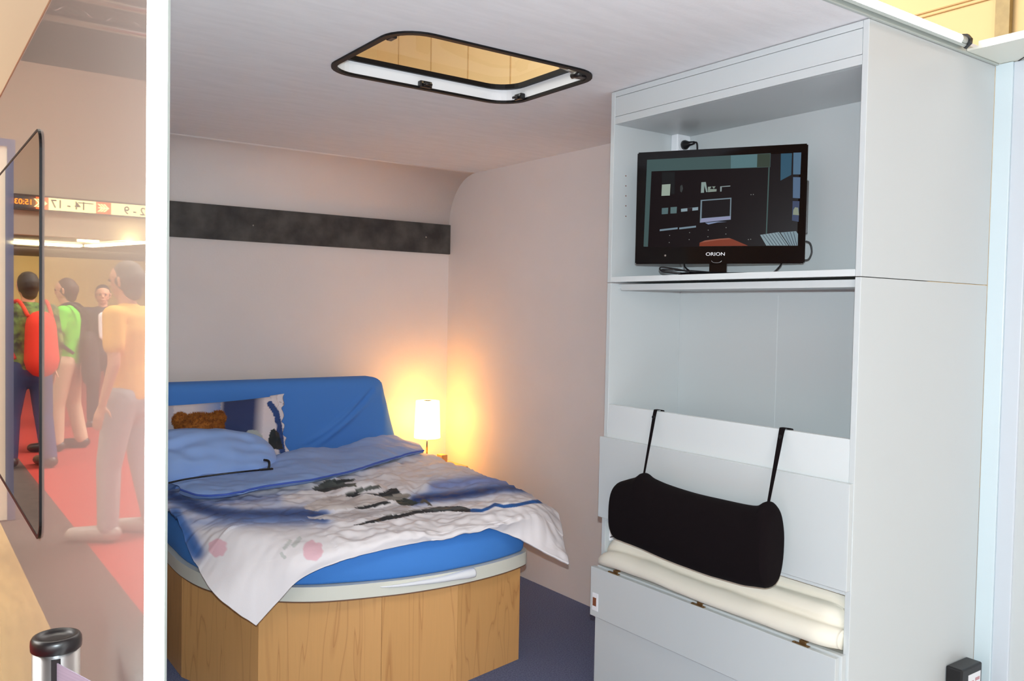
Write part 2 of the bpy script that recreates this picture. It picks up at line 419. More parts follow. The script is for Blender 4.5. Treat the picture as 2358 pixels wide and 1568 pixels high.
# ------------------------------------------------------------------ right-hand neighbour: post, panel, overhead slab
struct('trim_3', bx(2.95, 1.345, 0, 3.02, 1.40, H+.0, bev=.002), M['post'])
struct('trim_4', bx(2.957, 1.292, 0, 3.02, 1.3455, H, bev=.003), M['grad'])
struct('wall_right_outer', bx(2.965, .55, 0, 3.03, 1.292, H), M['cab'])
for z in (1.22, 2.19):
    bm = B(); lathe_x(bm, (2.9655, 1.255, z), .005, .002); struct('trim_5', bm, M['chrome'])
t = thing('overhead_slab', 'white slab jutting out at the top right corner above the blue-white post', 'slab', (2.85, 1.0, 2.35))
bm = B(); prism(bm, [(2.735, 1.352), (2.735, .6), (3.05, .6), (3.05, 1.352)], 2.345, 2.368); obj('board', bm, M['tray'], t)
bm = B(); tube(bm, [(2.975, 1.35, 2.3445), (2.87, 1.235, 2.3445), (2.80, 1.16, 2.3445)], .0022, 6); obj('seam', bm, M['cabdark'], t)
bm = B(); box(bm, 2.735, 1.352, 2.345, 2.965, 1.386, 2.352); obj('ledge', bm, M['tray'], t)

# ------------------------------------------------------------------ cabinets
ZS = 1.619
up = thing('upper_cabinet', 'open white upper cabinet unit holding the television', 'cabinet', (2.5, 1.9, ZS))
obj('side_panel', bx(XF, YC, ZS+.001, 2.95, 1.419, H-.003, bev=.0015), M['cab'], up)
obj('side_panel', bx(XF, 2.445, ZS+.001, XR-.002, 2.466, H-.003, bev=.0015), M['cab'], up)
obj('back_panel', bx(2.60, 1.42, ZS+.001, 2.615, 2.4445, H-.003), M['cab'], up)
obj('top_rail', bx(XF+.001, 1.42, 2.321, 2.25, 2.4445, H-.003, bev=.001), M['cab'], up)
obj('fascia_panel', bx(XF+.002, 1.421, 2.247, 2.25, 2.4443, 2.3197, bev=.001), M['cab'], up)
obj('lower_rail', bx(XF+.001, 1.42, 2.218, 2.24, 2.4445, 2.2455, bev=.001), M['cab'], up)
obj('top_board', bx(2.24, 1.42, 2.218, 2.60, 2.4445, 2.236), M['cab'], up)
obj('shelf', bx(XF+.001, 1.42, ZS+.002, 2.60, 2.4445, 1.641, bev=.001), M['cabedge'], up)
for py in (405, 428, 451, 474, 498):
    q = at(1441, py, 'y', 2.4449); bm = B(); tube(bm, [(q.x, 2.4449, q.z), (q.x, 2.4439, q.z)], .0025, 8)
    obj('shelf_pin_hole', bm, M['brown'], up)

lo = thing('lower_cabinet', 'white lower cabinet unit with open niche and fold-down front', 'cabinet', (2.5, 1.9, 0))
obj('side_panel', bx(XF, YC, 0, 2.95, 1.419, ZS-.001, bev=.0015), M['cab'], lo)
obj('side_panel', bx(XF, 2.445, 0, XR-.002, 2.466, ZS-.001, bev=.0015), M['cab'], lo)
obj('back_panel', bx(2.60, 1.4195, 0, 2.615, 2.4445, ZS-.001), M['cab'], lo)
bm = B(); box(bm, 2.5988, 1.965, 1.0, 2.5999, 1.967, 1.58); obj('back_seam', bm, M['cabedge'], lo)
obj('head_rail', bx(XF+.02, 1.42, 1.590, 2.26, 2.41, 1.6125, bev=.001), M['cab'], lo)
obj('head_board', bx(2.26, 1.42, 1.597, 2.60, 2.4445, 1.6125), M['cab'], lo)
obj('front_board', bx(XF+.001, 1.4195, 1.00, 2.24, 2.4445, 1.154, bev=.0015), M['cabedge'], lo)
pa = obj('upper_flap', bx(2.20, 1.402, .719, 2.2195, 2.467, 1.029, bev=.0015), M['cab'], lo)
obj('cross_rail', bx(XF+.001, 1.4195, .702, 2.24, 2.4445, .74, bev=.001), M['cab'], lo)
pb = obj('fold_down_front', bx(2.180, 1.416, .337, 2.199, 2.478, .526, bev=.0015), M['cab'], lo)
obj('front_backing', bx(2.1995, 1.408, .335, 2.2195, 2.462, .532, bev=.0015), M['cab'], lo)
obj('base_panel', bx(2.1995, 1.412, 0, 2.2193, 2.469, .333, bev=.001), M['cab'], lo)
obj('bed_box_floor', bx(2.2195, 1.4195, .49, 2.60, 2.4445, .505), M['cab'], lo)
for px, py in ((1413, 1317), (1608, 1390), (1852, 1477)):
    q = at(px, py, 'z', .532)
    bm = B(); box(bm, 2.196, q.y-.012, .5262, 2.214, q.y+.012, .536, bev=.002); box(bm, 2.184, q.y-.028, .5262, 2.196, q.y+.028, .5285)
    tube(bm, [(2.188, q.y-.022, .5285), (2.188, q.y-.022, .5305)], .004, 8); tube(bm, [(2.188, q.y+.022, .5285), (2.188, q.y+.022, .5305)], .004, 8)
    obj('catch', bm, M['brass'], lo)
q0, q1 = at(1365, 1365, 'x', 2.18), at(1377, 1405, 'x', 2.18)
f = obj('strike_plate', bx(2.1775, q1.y, q1.z-.006, 2.1799, q0.y, q0.z+.004, bev=.001), M['plastic'], lo)
obj('insert', bx(2.1767, q1.y+.009, q1.z+.012, 2.1776, q0.y-.004, q0.z-.014), M['brown'], f)

# wall socket with the plug, and the small socket under the flap
sx = at(1545, 325, 'y', 2.4445).x; sy = at(1560, 325, 'x', sx).y
sk = thing('wall_socket', 'white surface wall socket above the television, black plug inside', 'socket', (2.57, 2.42, 2.17))
obj('housing', bx(sx, sy, 2.138, 2.5995, 2.4445, 2.220, bev=.005, seg=3), M['plastic'], sk)
sc_ = Vector(((sx+2.5995)/2-.002, sy, 2.178))
bm = B(); tube(bm, [sc_, sc_-Vector((0, .0015, 0))], .031, 28); obj('face_ring', bm, M['plastic'], sk)
# (plug belongs to the television's cable)
q = at(1401, 1226, 'y', 2.443)
s2 = thing('double_socket', 'small white socket plate beneath the flap, left of the black bolster', 'socket', (2.30, 2.44, .66))
obj('plate', bx(2.238, 2.436, q.z-.032, 2.285, 2.4445, q.z+.032, bev=.003), M['plastic'], s2)
for dz in (-.017, .017): obj('slot', bx(2.2375, 2.4352, q.z+dz-.002, 2.262, 2.437, q.z+dz+.002), M['cabdark'], s2)

# ------------------------------------------------------------------ television
TL, TR_ = Vector((2.180, 2.276, 0)), Vector((2.489, 1.780, 0))
tx = (TR_-TL).normalized(); tn = Vector((-tx.y, tx.x, 0)); tn = tn if tn.dot(Vector((-1, -1, 0))) > 0 else -tn   # towards the viewer
TW = (TR_-TL).length; ZB, ZT = 1.682, 2.084
tv = thing('television', 'black flat television showing a dark living room, on the cabinet shelf', 'television', (2.36, 2.02, 1.641))
def tvp(u, v, d=0): return TL+tx*(u*TW)+Vector((0, 0, ZB+(ZT-ZB)*v))+tn*d
def tvbox(u0, v0, u1, v1, d0, d1, bev=0):
    bm = B(); c = [tvp(u, v, d) for u in (u0, u1) for d in (d0, d1) for v in (v0, v1)]
    vs = [bm.verts.new(p) for p in c]
    for f in [(0, 1, 3, 2), (4, 6, 7, 5), (0, 4, 5, 1), (2, 3, 7, 6), (0, 2, 6, 4), (1, 5, 7, 3)]: bm.faces.new([vs[i] for i in f])
    if bev: bmesh.ops.bevel(bm, geom=list(bm.edges), offset=bev, segments=2, affect='EDGES', clamp_overlap=True)
    return bm
obj('rear_housing', tvbox(.04, .04, .96, .97, -.045, -.012, .008), M['black'], tv)
obj('bezel', tvbox(0, 0, 1, 1, -.014, 0, .004), M['blackgloss'], tv)
scr = obj('screen', tvbox(.062, .150, .955, .925, -.001, .0006), mat('dark screen', lin(8, 4, 6), .3, spec=.12, emit=lin(30, 17, 20), es=.18), tv)
def emitm(c, s=.5): return mat('screen image', lin(*[int(k*.2) for k in c]), .4, emit=lin(*c), es=s, spec=.1)
def spoly(pts, col, name='picture_detail', d=.0009, s=.5):
    """pts in the photo's pixels, unprojected on to the screen plane"""
    bm = B(); vs = []
    o = tvp(0, 0, d)
    for px, py in pts:
        ry = CF + CR*((px-1179)/FPX) - CU*((py-784)/FPX)
        t_ = (o-CP).dot(tn)/ry.dot(tn); vs.append(bm.verts.new(CP+ry*t_))
    bm.faces.new(vs); return obj(name, bm, emitm(col, s), scr)
Z = lambda x, y: (1440+x/4.9, 320+y/4.9)
spoly([Z(245, 235), Z(1640, 160), Z(1635, 318), Z(295, 365), Z(255, 1215), Z(205, 1215)], (74, 98, 98))
spoly([Z(1190, 185), Z(1490, 172), Z(1485, 318), Z(1190, 332)], (96, 132, 138), d=.0011)
spoly([Z(1490, 172), Z(1635, 165), Z(1630, 315), Z(1485, 318)], (58, 70, 58), d=.0011)
spoly([Z(1615, 320), Z(1628, 320), Z(1598, 1070), Z(1585, 1070)], (74, 100, 98))
spoly([Z(1755, 165), Z(1880, 160), Z(1872, 405), Z(1750, 470)], (50, 92, 116))
spoly([Z(1897, 155), Z(1985, 152), Z(1975, 400), Z(1893, 400)], (88, 122, 150))
spoly([Z(1893, 430), Z(1975, 432), Z(1970, 670), Z(1890, 665)], (92, 118, 150))
spoly([Z(1888, 700), Z(1965, 702), Z(1955, 935), Z(1880, 920)], (66, 78, 110))
spoly([Z(1895, 800), Z(1915, 770), Z(1950, 775), Z(1960, 860), Z(1890, 855)], (150, 160, 140), d=.0011)
spoly([Z(413, 515), Z(510, 508), Z(502, 638), Z(407, 642)], (170, 186, 172))
spoly([Z(412, 375), Z(560, 372), Z(555, 620), Z(512, 622), Z(515, 505), Z(412, 510)], (26, 27, 29), d=.0008)
spoly([Z(620, 530), Z(640, 515), Z(652, 560), Z(635, 605), Z(618, 590)], (62, 66, 66))
spoly([Z(858, 488), Z(908, 485), Z(928, 598), Z(912, 600), Z(890, 520), Z(888, 606), Z(852, 608)], (150, 170, 165))
spoly([Z(932, 540), Z(972, 536), Z(955, 565), Z(1030, 565), Z(1028, 592), Z(932, 600)], (146, 160, 150))
spoly([Z(978, 536), Z(1018, 534), Z(998, 562)], (146, 160, 150), d=.0011)
spoly([Z(1070, 535), Z(1185, 525), Z(1183, 536), Z(1088, 542), Z(1086, 592), Z(1070, 594)], (150, 165, 165))
spoly([Z(412, 780), Z(484, 775), Z(480, 845), Z(410, 850)], (92, 118, 122)); spoly([Z(510, 770), Z(582, 765), Z(578, 838), Z(508, 842)], (98, 124, 126))
spoly([Z(628, 788), Z(822, 768), Z(820, 803), Z(628, 822)], (150, 172, 182)); spoly([Z(700, 781), Z(757, 776), Z(755, 810), Z(700, 815)], (36, 22, 26), d=.0012)
spoly([Z(388, 1020), Z(590, 997), Z(590, 1017), Z(388, 1040)], (130, 152, 166)); spoly([Z(608, 1000), Z(797, 978), Z(797, 998), Z(608, 1020)], (130, 152, 166))
bmf = [Z(850, 688), Z(1197, 662), Z(1190, 910), Z(840, 945)]; spoly(bmf, (126, 146, 158)); spoly([Z(866, 700), Z(1184, 676), Z(1178, 868), Z(860, 895)], (20, 12, 16), d=.0012)
spoly([Z(856, 897), Z(1189, 870), Z(1187, 908), Z(842, 944)], (158, 162, 196), d=.0013)
spoly([Z(900, 945), Z(1040, 932), Z(1145, 935), Z(1040, 942), Z(935, 965)], (140, 156, 190), d=.0011)
spoly([Z(838, 1170), Z(900, 1145), Z(1060, 1125), Z(1170, 1118), Z(1210, 1130), Z(1385, 1205), Z(835, 1210)], (142, 62, 38))
spoly([Z(838, 1170), Z(900, 1145), Z(1060, 1125), Z(1170, 1118), Z(1200, 1128), Z(1050, 1140), Z(900, 1162)], (168, 98, 78), d=.0011)
spoly([Z(1520, 1082), Z(1735, 1050), Z(1840, 1203), Z(1590, 1203)], (150, 172, 180)); spoly([Z(1750, 1055), Z(1925, 1040), Z(1948, 1070), Z(1945, 1203), Z(1850, 1203)], (140, 164, 174))
for k in range(6): spoly([Z(1545+k*34, 1080-k*5), Z(1551+k*34, 1079-k*5), Z(1640+k*36, 1200), Z(1632+k*36, 1200)], (62, 70, 84), d=.0012)
for k in range(4): spoly([Z(1785+k*36, 1054-k*3), Z(1791+k*36, 1053-k*3), Z(1866+k*24, 1200), Z(1858+k*24, 1200)], (62, 70, 84), d=.0012)
for x, y in ((500, 1088), (725, 1056), (495, 1168), (720, 1135), (935, 1028), (1137, 1000), (932, 1103), (1134, 1072), (1418, 628), (1444, 626), (1388, 1135), (1414, 1131)):
    spoly([Z(x-4, y-4), Z(x+4, y-4), Z(x+4, y+4), Z(x-4, y+4)], (170, 176, 172))
text('ORION', tvp(.492, .083, .0006), tx*1.0, (0, 0, 1), .0165, M['plastic'], tv, bold=.15, wide=1.25)
bm = B(); tube(bm, [tvp(.19, .075, .0002), tvp(.19, .075, .0012)], .0035, 10); obj('sensor', bm, M['chrome'], tv)
bm = B(); tube(bm, [tvp(.5+.03*math.cos(a), .028-.02*math.sin(a), .0006) for a in [PI*k/10 for k in range(11)]], .0008, 6); obj('power_ring', bm, M['alu'], tv)
c = tvp(.505, 0, -.022)
bm = B(); ds = tx*.030; dn = tn*.008
vs = [bm.verts.new(Vector((c.x, c.y, z))+ds*a+dn*b) for z in (1.648, 1.70) for a, b in ((-1, -1), (1, -1), (1, 1), (-1, 1))]
for f in [(0, 1, 2, 3), (4, 5, 6, 7), (0, 1, 5, 4), (1, 2, 6, 5), (2, 3, 7, 6), (3, 0, 4, 7)]: bm.faces.new([vs[i] for i in f])
obj('stand_neck', bm, M['blackgloss'], tv)
bm = B(); ring = []
cb = Vector((c.x, c.y, 0))-tn*.0
for z, k in ((1.6412, 1.0), (1.6455, 1.0), (1.650, .93)):
    ring.append([bm.verts.new(cb+tx*(.135*k*math.copysign(abs(math.cos(a))**.5, math.cos(a)))+tn*(.075*k*math.copysign(abs(math.sin(a))**.5, math.sin(a)))+Vector((0, 0, z))) for a in [2*PI*j/40 for j in range(40)]])
for a_, b_ in zip(ring, ring[1:]):
    for j in range(40): bm.faces.new((a_[j], a_[(j+1) % 40], b_[(j+1) % 40], b_[j]))
bm.faces.new(ring[0]); bm.faces.new(ring[-1]); obj('stand_base', bm, M['blackgloss'], tv)
bm = B()
plug = sc_-Vector((0, .0016, 0))
tube(bm, [plug, plug+Vector((0, -.010, 0)), plug+Vector((.002, -.026, .002)), plug+Vector((.004, -.050, .003))], [.019, .019, .0095, .0065], 16)
pl = obj('plug', bm, M['black'], tv)
bm = B(); tube(bm, smoothpts([plug+Vector((.004, -.048, .003)), plug+Vector((.006, -.062, .000)), plug+Vector((.004, -.068, -.03)), plug+Vector((-.02, -.09, -.12)), Vector((2.44, 2.16, 1.9))], 8), .0036, 8)
obj('power_cable', bm, M['black'], tv)
bm = B()
tube(bm, smoothpts([tvp(.30, .05, -.03), tvp(.30, -.02, -.03)+Vector((0, 0, 0)), tvp(.35, -.085, .01), tvp(.20, -.075, .02), tvp(.18, -.05, .0), tvp(.35, -.06, -.02), tvp(.60, -.088, .0), tvp(.80, -.088, .01), tvp(.86, -.03, .0), tvp(.88, .05, -.03)], 8), .0030, 8)
tube(bm, smoothpts([tvp(.33, -.09, .02), tvp(.19, -.066, .03), tvp(.17, -.035, .02), tvp(.23, -.04, .02), tvp(.45, -.09, .03), tvp(.68, -.09, .02)], 8), .0030, 8)
tube(bm, smoothpts([tvp(1.0, .19, -.02), tvp(1.025, .17, -.02), tvp(1.035, .10, -.02), tvp(1.02, .04, -.02), tvp(.995, .03, -.02)], 8), .0028, 8)
obj('cable_loops', bm, M['black'], tv)
obj('speaker_rim', tvbox(.996, .25, 1.008, .70, -.03, -.006, .003), M['black'], tv)

# ------------------------------------------------------------------ folded bed pad in the opening
bm = B(); G = []
prof = [(2.24, .508), (2.205, .537), (2.184, .545), (2.170, .562), (2.173, .588), (2.190, .604), (2.207, .607), (2.214, .614), (2.214, .632), (2.228, .650), (2.250, .655), (2.262, .658), (2.264, .672), (2.275, .686), (2.30, .692), (2.42, .695), (2.56, .690), (2.59, .60)]
ys = [1.424, 1.428, 1.44, 1.47, 1.55, 1.7, 1.85, 2.0, 2.15, 2.3, 2.39, 2.425, 2.448, 2.46]
sp = smoothpts([Vector((x, 0, z)) for x, z in prof], 3)
for i, y in enumerate(smoothpts([Vector((0, y, 0)) for y in ys], 4)):
    y = y.y; e = max(0, (y-2.36)/.10); e2 = max(0, (1.50-y)/.07); row = []
    for q in sp:
        nz = .006*noise.noise(Vector((y*3.2, q.x*22, 1)))+.004*noise.noise(Vector((y*9+q.x*10, q.x*30, 4)))
        zz = .515+(q.z-.515)*(1-.45*min(1, e)**2)*(1-.10*min(1, e2)**2) + nz
        xx = q.x if q.x > 2.25 else q.x+.03*min(1, e)**3+.03*min(1, e2)**2
        row.append(Vector((xx, min(y, 2.444) if q.x > 2.218 else y, max(zz, .5325 if q.x < 2.222 else .508)+.004*math.sin(y*7+q.x*5))))
    G.append(row)
V = grid(bm, G)
for R in (V[0], V[-1]):
    cc = sum((v.co for v in R), Vector())/len(R); c_ = bm.verts.new(cc)
    for p_, q_ in zip(R, R[1:]+R[:1]): bm.faces.new((p_, q_, c_))
o = obj('folded_mattress_pad', bm, M['pad'], smooth=True); tag(o, 'ivory folded mattress pad bulging from the slot of the white cabinet', 'mattress')
sm = o.modifiers.new('s', 'SOLIDIFY'); sm.thickness = .008; sm.offset = -1

# ------------------------------------------------------------------ black bolster on straps
X0 = 2.125
bo = thing('bolster_pillow', 'black bolster cushion hung by two straps over the cabinet front', 'cushion', (X0, 1.98, .75))
# (px centre, py top, py bottom)
sec = [(1421, 1140, 1208), (1427, 1112, 1238), (1442, 1104, 1247), (1466, 1097, 1257), (1481, 1088, 1263), (1498, 1100, 1269), (1540, 1118, 1287), (1600, 1136, 1311), (1660, 1150, 1331), (1715, 1161, 1346), (1745, 1163, 1351), (1764, 1153, 1354), (1774, 1162, 1354), (1783, 1178, 1344), (1786, 1200, 1322)]
bm = B(); rings = []
for k, (px, a, b_) in enumerate(smoothpts([Vector(s) for s in sec], 4)):
    T, L = at(px, a, 'x', X0), at(px, b_, 'x', X0)
    cz, hh, y = (T.z+L.z)/2, (T.z-L.z)/2, (T.y+L.y)/2; ring = []
    s = k/(4*(len(sec)-1)); dep = .056*min(1, .16+3.2*math.sqrt(s) if s < .5 else .62+3*(1-s))
    for j in range(40):
        th = 2*PI*j/40; cx, sx = math.cos(th), math.sin(th)
        r = 1+.02*noise.noise(Vector((y*9, cx*2, sx*2)))
        ring.append(bm.verts.new((X0-dep*math.copysign(abs(cx)**.8, cx)*r, y, cz+hh*math.copysign(abs(sx)**.85, sx)*r)))
    rings.append(ring)
for a, b_ in zip(rings, rings[1:]):
    for j in range(40): bm.faces.new((a[j], a[(j+1) % 40], b_[(j+1) % 40], b_[j])).smooth = True
bm.faces.new(rings[0]); bm.faces.new(rings[-1])
obj('cushion_body', bm, M['bolster'], bo, smooth=True)
for (tpx, tpy, bpx, bpy_, w1, w2) in ((1508, 949, 1482, 1092, .0085, .0035), (1800, 990, 1768, 1160, .011, .0040)):
    T = at(tpx, tpy, 'x', 2.213); Bt = at(bpx, bpy_, 'x', X0-.0)
    path = [Vector((2.242, T.y-.012, 1.10)), Vector((2.243, T.y-.010, 1.150)), Vector((2.238, T.y-.006, 1.1575)), Vector((2.222, T.y, 1.1585)), Vector((2.214, T.y, 1.152))]
    Q = Vector((2.194, (T.y*.6+Bt.y*.4), 1.035)); S0 = path[-1]; E0 = Bt-Vector((0, 0, .008)); path += [S0.lerp(E0, k_/4) for k_ in (1, 2, 3, 4)]
    P = smoothpts(path, 5); bm = B(); L = []
    for i, p in enumerate(P):
        f = i/(len(P)-1); w_ = w1+(w2-w1)*max(0, (f-.4)/.6)
        d = (P[min(i+1, len(P)-1)]-P[max(0, i-1)]).normalized(); s = Vector((0, 1, 0)); nrm = d.cross(s).normalized()
        L.append([bm.verts.new(p+s*w_*a+nrm*.0011*b_) for a, b_ in ((-1, -1), (1, -1), (1, 1), (-1, 1))])
    for a, b_ in zip(L, L[1:]):
        for j in range(4): bm.faces.new((a[j], a[(j+1) % 4], b_[(j+1) % 4], b_[j]))
    bm.faces.new(L[0]); bm.faces.new(L[-1])
    st = obj('strap', bm, M['bolster'], bo)
    m_ = P[int(len(P)*.56)]
    bm = B(); tube(bm, [m_+Vector((-.001, 0, 0)), m_+Vector((-.005, 0, 0))], .0065, 12); obj('snap_button', bm, M['black'], st)

# ------------------------------------------------------------------ black control box low on the cabinet side
cb = thing('control_box', 'small black control box with white label low on the cabinet side', 'box', (2.85, 1.36, .25))
obj('housing', bx(2.765, 1.345, .20, 2.897, 1.3985, .382, bev=.006, seg=3), M['black'], cb)
obj('side_flange', bx(2.897, 1.37, .335, 2.910, 1.398, .352, bev=.005), M['black'], cb)
obj('label_plate', bx(2.806, 1.3442, .235, 2.885, 1.3455, .357), M['plastic'], cb)
bm = B()
for k in range(3): box(bm, 2.812, 1.3436, .325-k*.03, 2.840, 1.3443, .335-k*.03); box(bm, 2.850, 1.3436, .330-k*.03, 2.878, 1.3443, .340-k*.03)
obj('label_print', bm, mat('pink print', lin(196, 150, 156), .6), cb)
obj('indicator', bx(2.782, 1.3440, .325, 2.787, 1.3455, .338), mat('red indicator', lin(120, 10, 4), .4, emit=(1, .08, .02, 1), es=1.2), cb)

# ------------------------------------------------------------------ back wall board
sb = thing('wall_strip', 'long dark slate board fixed along the back wall', 'board', (1.6, 4.7, 1.95))
obj('board', bx(XI+.002, 4.700, 1.860, 2.884, 4.7195, 2.046, bev=.001), M['slate'], sb)
for px, py in ((583, 519), (981, 546)):
    q = at(px, py, 'y', 4.6995); bm = B(); tube(bm, [q, q-Vector((0, .001, 0))], .0045, 10); obj('screw', bm, M['chrome'], sb)

# ------------------------------------------------------------------ bed
bed = thing('bed_base', 'maple panelled bed base with cream rim and rounded foot', 'bed', (1.6, 3.7, 0))
cor = [(.94, 4.66), (.936, 3.541), (1.092, 3.092), (1.498, 2.892), (1.822, 2.866), (2.185, 2.942), (2.30, 3.25), (2.30, 4.66)]
ZP = .423
for i in range(len(cor)-1):
    a, b_ = Vector(cor[i]+(0,)), Vector(cor[i+1]+(0,)); d = (b_-a).normalized(); nin = Vector((d.y, -d.x, 0))
    if nin.dot(Vector((1.6, 3.7, 0))-a) < 0: nin = -nin
    bm = B(); e = d*.0006
    vs = [bm.verts.new(p+Vector((0, 0, z))) for z in (0.001, ZP-.004) for p in (a+e, b_-e, b_-e*6+nin*.016, a+e*6+nin*.016)]
    for f in [(0, 1, 2, 3), (4, 5, 6, 7), (0, 1, 5, 4), (1, 2, 6, 5), (2, 3, 7, 6), (3, 0, 4, 7)]: bm.faces.new([vs[k] for k in f])
    obj('side_panel', bm, M['wood%d' % (i % 4)], bed)
rimpts = [(.945, 4.66), (.935, 4.1), (.925, 3.75), (.925, 3.50), (.965, 3.28), (1.07, 3.09), (1.25, 2.945), (1.50, 2.865), (1.68, 2.838), (1.86, 2.836), (2.03, 2.858), (2.15, 2.893), (2.205, 2.925), (2.235, 3.0), (2.29, 3.2), (2.33, 3.5), (2.34, 4.0), (2.34, 4.66)]
rim = [(p.x, p.y) for p in smoothpts([Vector(p+(0,)) for p in rimpts], 6)]
def offs(poly, d):
    out = []; n = len(poly)
    for i in range(n):
        a, b_ = Vector(poly[max(0, i-1)]), Vector(poly[min(n-1, i+1)]); t_ = (b_-a).normalized(); nn = Vector((t_.y, -t_.x))
        if nn.dot(Vector((1.6, 3.8))-Vector(poly[i])) < 0: nn = -nn
        out.append(tuple(Vector(poly[i])+nn*d))
    return out
bm = B(); prism(bm, rim, ZP, .476); bmesh.ops.bevel(bm, geom=[e for e in bm.edges if abs(e.verts[0].co.z-e.verts[1].co.z) < 1e-4], offset=.003, segments=2, affect='EDGES')
tr_ = obj('rim', bm, M['tray'], bed)
obj('edge_band', prism(B(), offs(rim, .002), ZP-.005, ZP+.0), M['woodedge'], bed)
bm = B()   # moulded grip on the rim
gp = [at(px, py, 'y', 2.838) for px, py in ((885, 1353), (910, 1350), (960, 1343), (1010, 1334), (1050, 1324), (1075, 1317), (1089, 1313))]
for i, p in enumerate(gp):
    t_ = min(rim, key=lambda q: abs(q[0]-p.x)); p.y = t_[1]-.004; p.z = max(.430, min(.458, p.z))
tube(bm, smoothpts(gp, 4), [(.002+.017*min(1, (i/24)**1.2*1.3)) for i in range(25)], 12, ry=None); obj('grip', bm, M['plastic'], bed)

# mattress
mo = offs(rim, .016)
bm = B(); rings = []
pf = [(.03, .4765), (.006, .479), (0, .49), (-.003, .52), (.002, .56), (.012, .59), (.03, .612), (.06, .622), (.10, .625)]
for d, z in pf:
    rings.append([bm.verts.new((x, y, z+.003*noise.noise(Vector((x*6, y*6, z*9))))) for x, y in offs(mo, d)])
n = len(mo)
for a, b_ in zip(rings, rings[1:]):
    for j in range(n-1): bm.faces.new((a[j], a[j+1], b_[j+1], b_[j])).smooth = True
bm.faces.new(rings[0]); bm.faces.new(rings[-1])
bm.faces.new([r[0] for r in rings]); bm.faces.new([r[-1] for r in rings])
mt = obj('mattress', bm, M['sheet']); tag(mt, 'mattress in a bright blue fitted sheet on the wooden bed base', 'mattress')

# headboard cushion
bm = B(); G = []
NU, NV = 150, 80
def hb(u, v):
    z = .632+.473*v; xr = 2.325+.11*(1-v)**1.2; xl = .97
    x = xl+(xr-xl)*u
    # rounded upper right corner
    r = .07
    if v > 1-r/.473 and u > .95:
        dx = (x-(xr-r))/r; dz = (z-(1.105-r))/r
        L = math.hypot(max(dx, 0), max(dz, 0))
        if L > 1: x = xr-r+max(dx, 0)/L*r; z = 1.105-r+max(dz, 0)/L*r
    y = 4.45+.05*v
    e = min(1, (1-u)*14)*min(1, (1-v)*9)
    y += .045*(1-math.sqrt(max(0, 1-(1-e)**2)))
    # stretch folds
    for (A, Bq, am) in (((2.24, 1.03), (1.78, .70), .016), ((2.20, .98), (1.72, .69), .008), ((2.33, 1.0), (2.30, .70), .007)):
        t_ = max(0, min(1, ((x-A[0])*(Bq[0]-A[0])+(z-A[1])*(Bq[1]-A[1]))/((Bq[0]-A[0])**2+(Bq[1]-A[1])**2)))
        dd = math.hypot(x-A[0]-(Bq[0]-A[0])*t_, z-A[1]-(Bq[1]-A[1])*t_+.03*math.sin(PI*t_))
        y += am*math.exp(-(dd/.012)**2)*math.sin(PI*min(1, t_+.1))-am*.7*math.exp(-((dd-.022)/.015)**2)*math.sin(PI*min(1, t_+.1))
    z += (x-1.6)*.002
    return Vector((x, y, z))
for i in range(NV+1): G.append([hb(j/NU, i/NV) for j in range(NU+1)])
V = grid(bm, G)
# sides, top and back
back = [[bm.verts.new((v.co.x, 4.62, v.co.z)) for v in row] for row in (V[0], V[-1])]
for row, bk in ((V[0], back[0]), (V[-1], back[1])):
    for j in range(NU): bm.faces.new((row[j], row[j+1], bk[j+1], bk[j])).smooth = True
for col in (0, NU):
    cb_ = [back[0][col]]+[bm.verts.new((V[i][col].co.x, 4.62, V[i][col].co.z)) for i in range(1, NV)]+[back[1][col]]
    for i in range(NV): bm.faces.new((V[i][col], V[i+1][col], cb_[i+1], cb_[i])).smooth = True
hbo = obj('headboard_cushion', bm, M['sheetd'], smooth=False); tag(hbo, 'blue covered headboard cushion with rounded corner against the back wall', 'headboard')

# ------------------------------------------------------------------ duvet
def dpl(p, L):
    best = 1e9
    for a, b_ in zip(L, L[1:]):
        vx, vy = b_[0]-a[0], b_[1]-a[1]; t_ = max(0, min(1, ((p[0]-a[0])*vx+(p[1]-a[1])*vy)/(vx*vx+vy*vy)))
        best = min(best, math.hypot(p[0]-a[0]-vx*t_, p[1]-a[1]-vy*t_))
    return best
def mixc(a, b_, t_): return tuple(a[i]+(b_[i]-a[i])*t_ for i in range(3))
def inpoly(p, poly):
    c = False; n = len(poly)
    for i in range(n):
        x1, y1 = poly[i]; x2, y2 = poly[(i+1) % n]
        if (y1 > p[1]) != (y2 > p[1]) and p[0] < (x2-x1)*(p[1]-y1)/(y2-y1)+x1: c = not c
    return c
WHT, NAV, BLU, GRY, BLK = lin(238, 233, 235)[:3], lin(14, 44, 104)[:3], lin(40, 96, 166)[:3], lin(146, 140, 138)[:3], lin(40, 42, 48)[:3]
Q = lambda x, y: (380+x/2.409, 829+y/2.409)
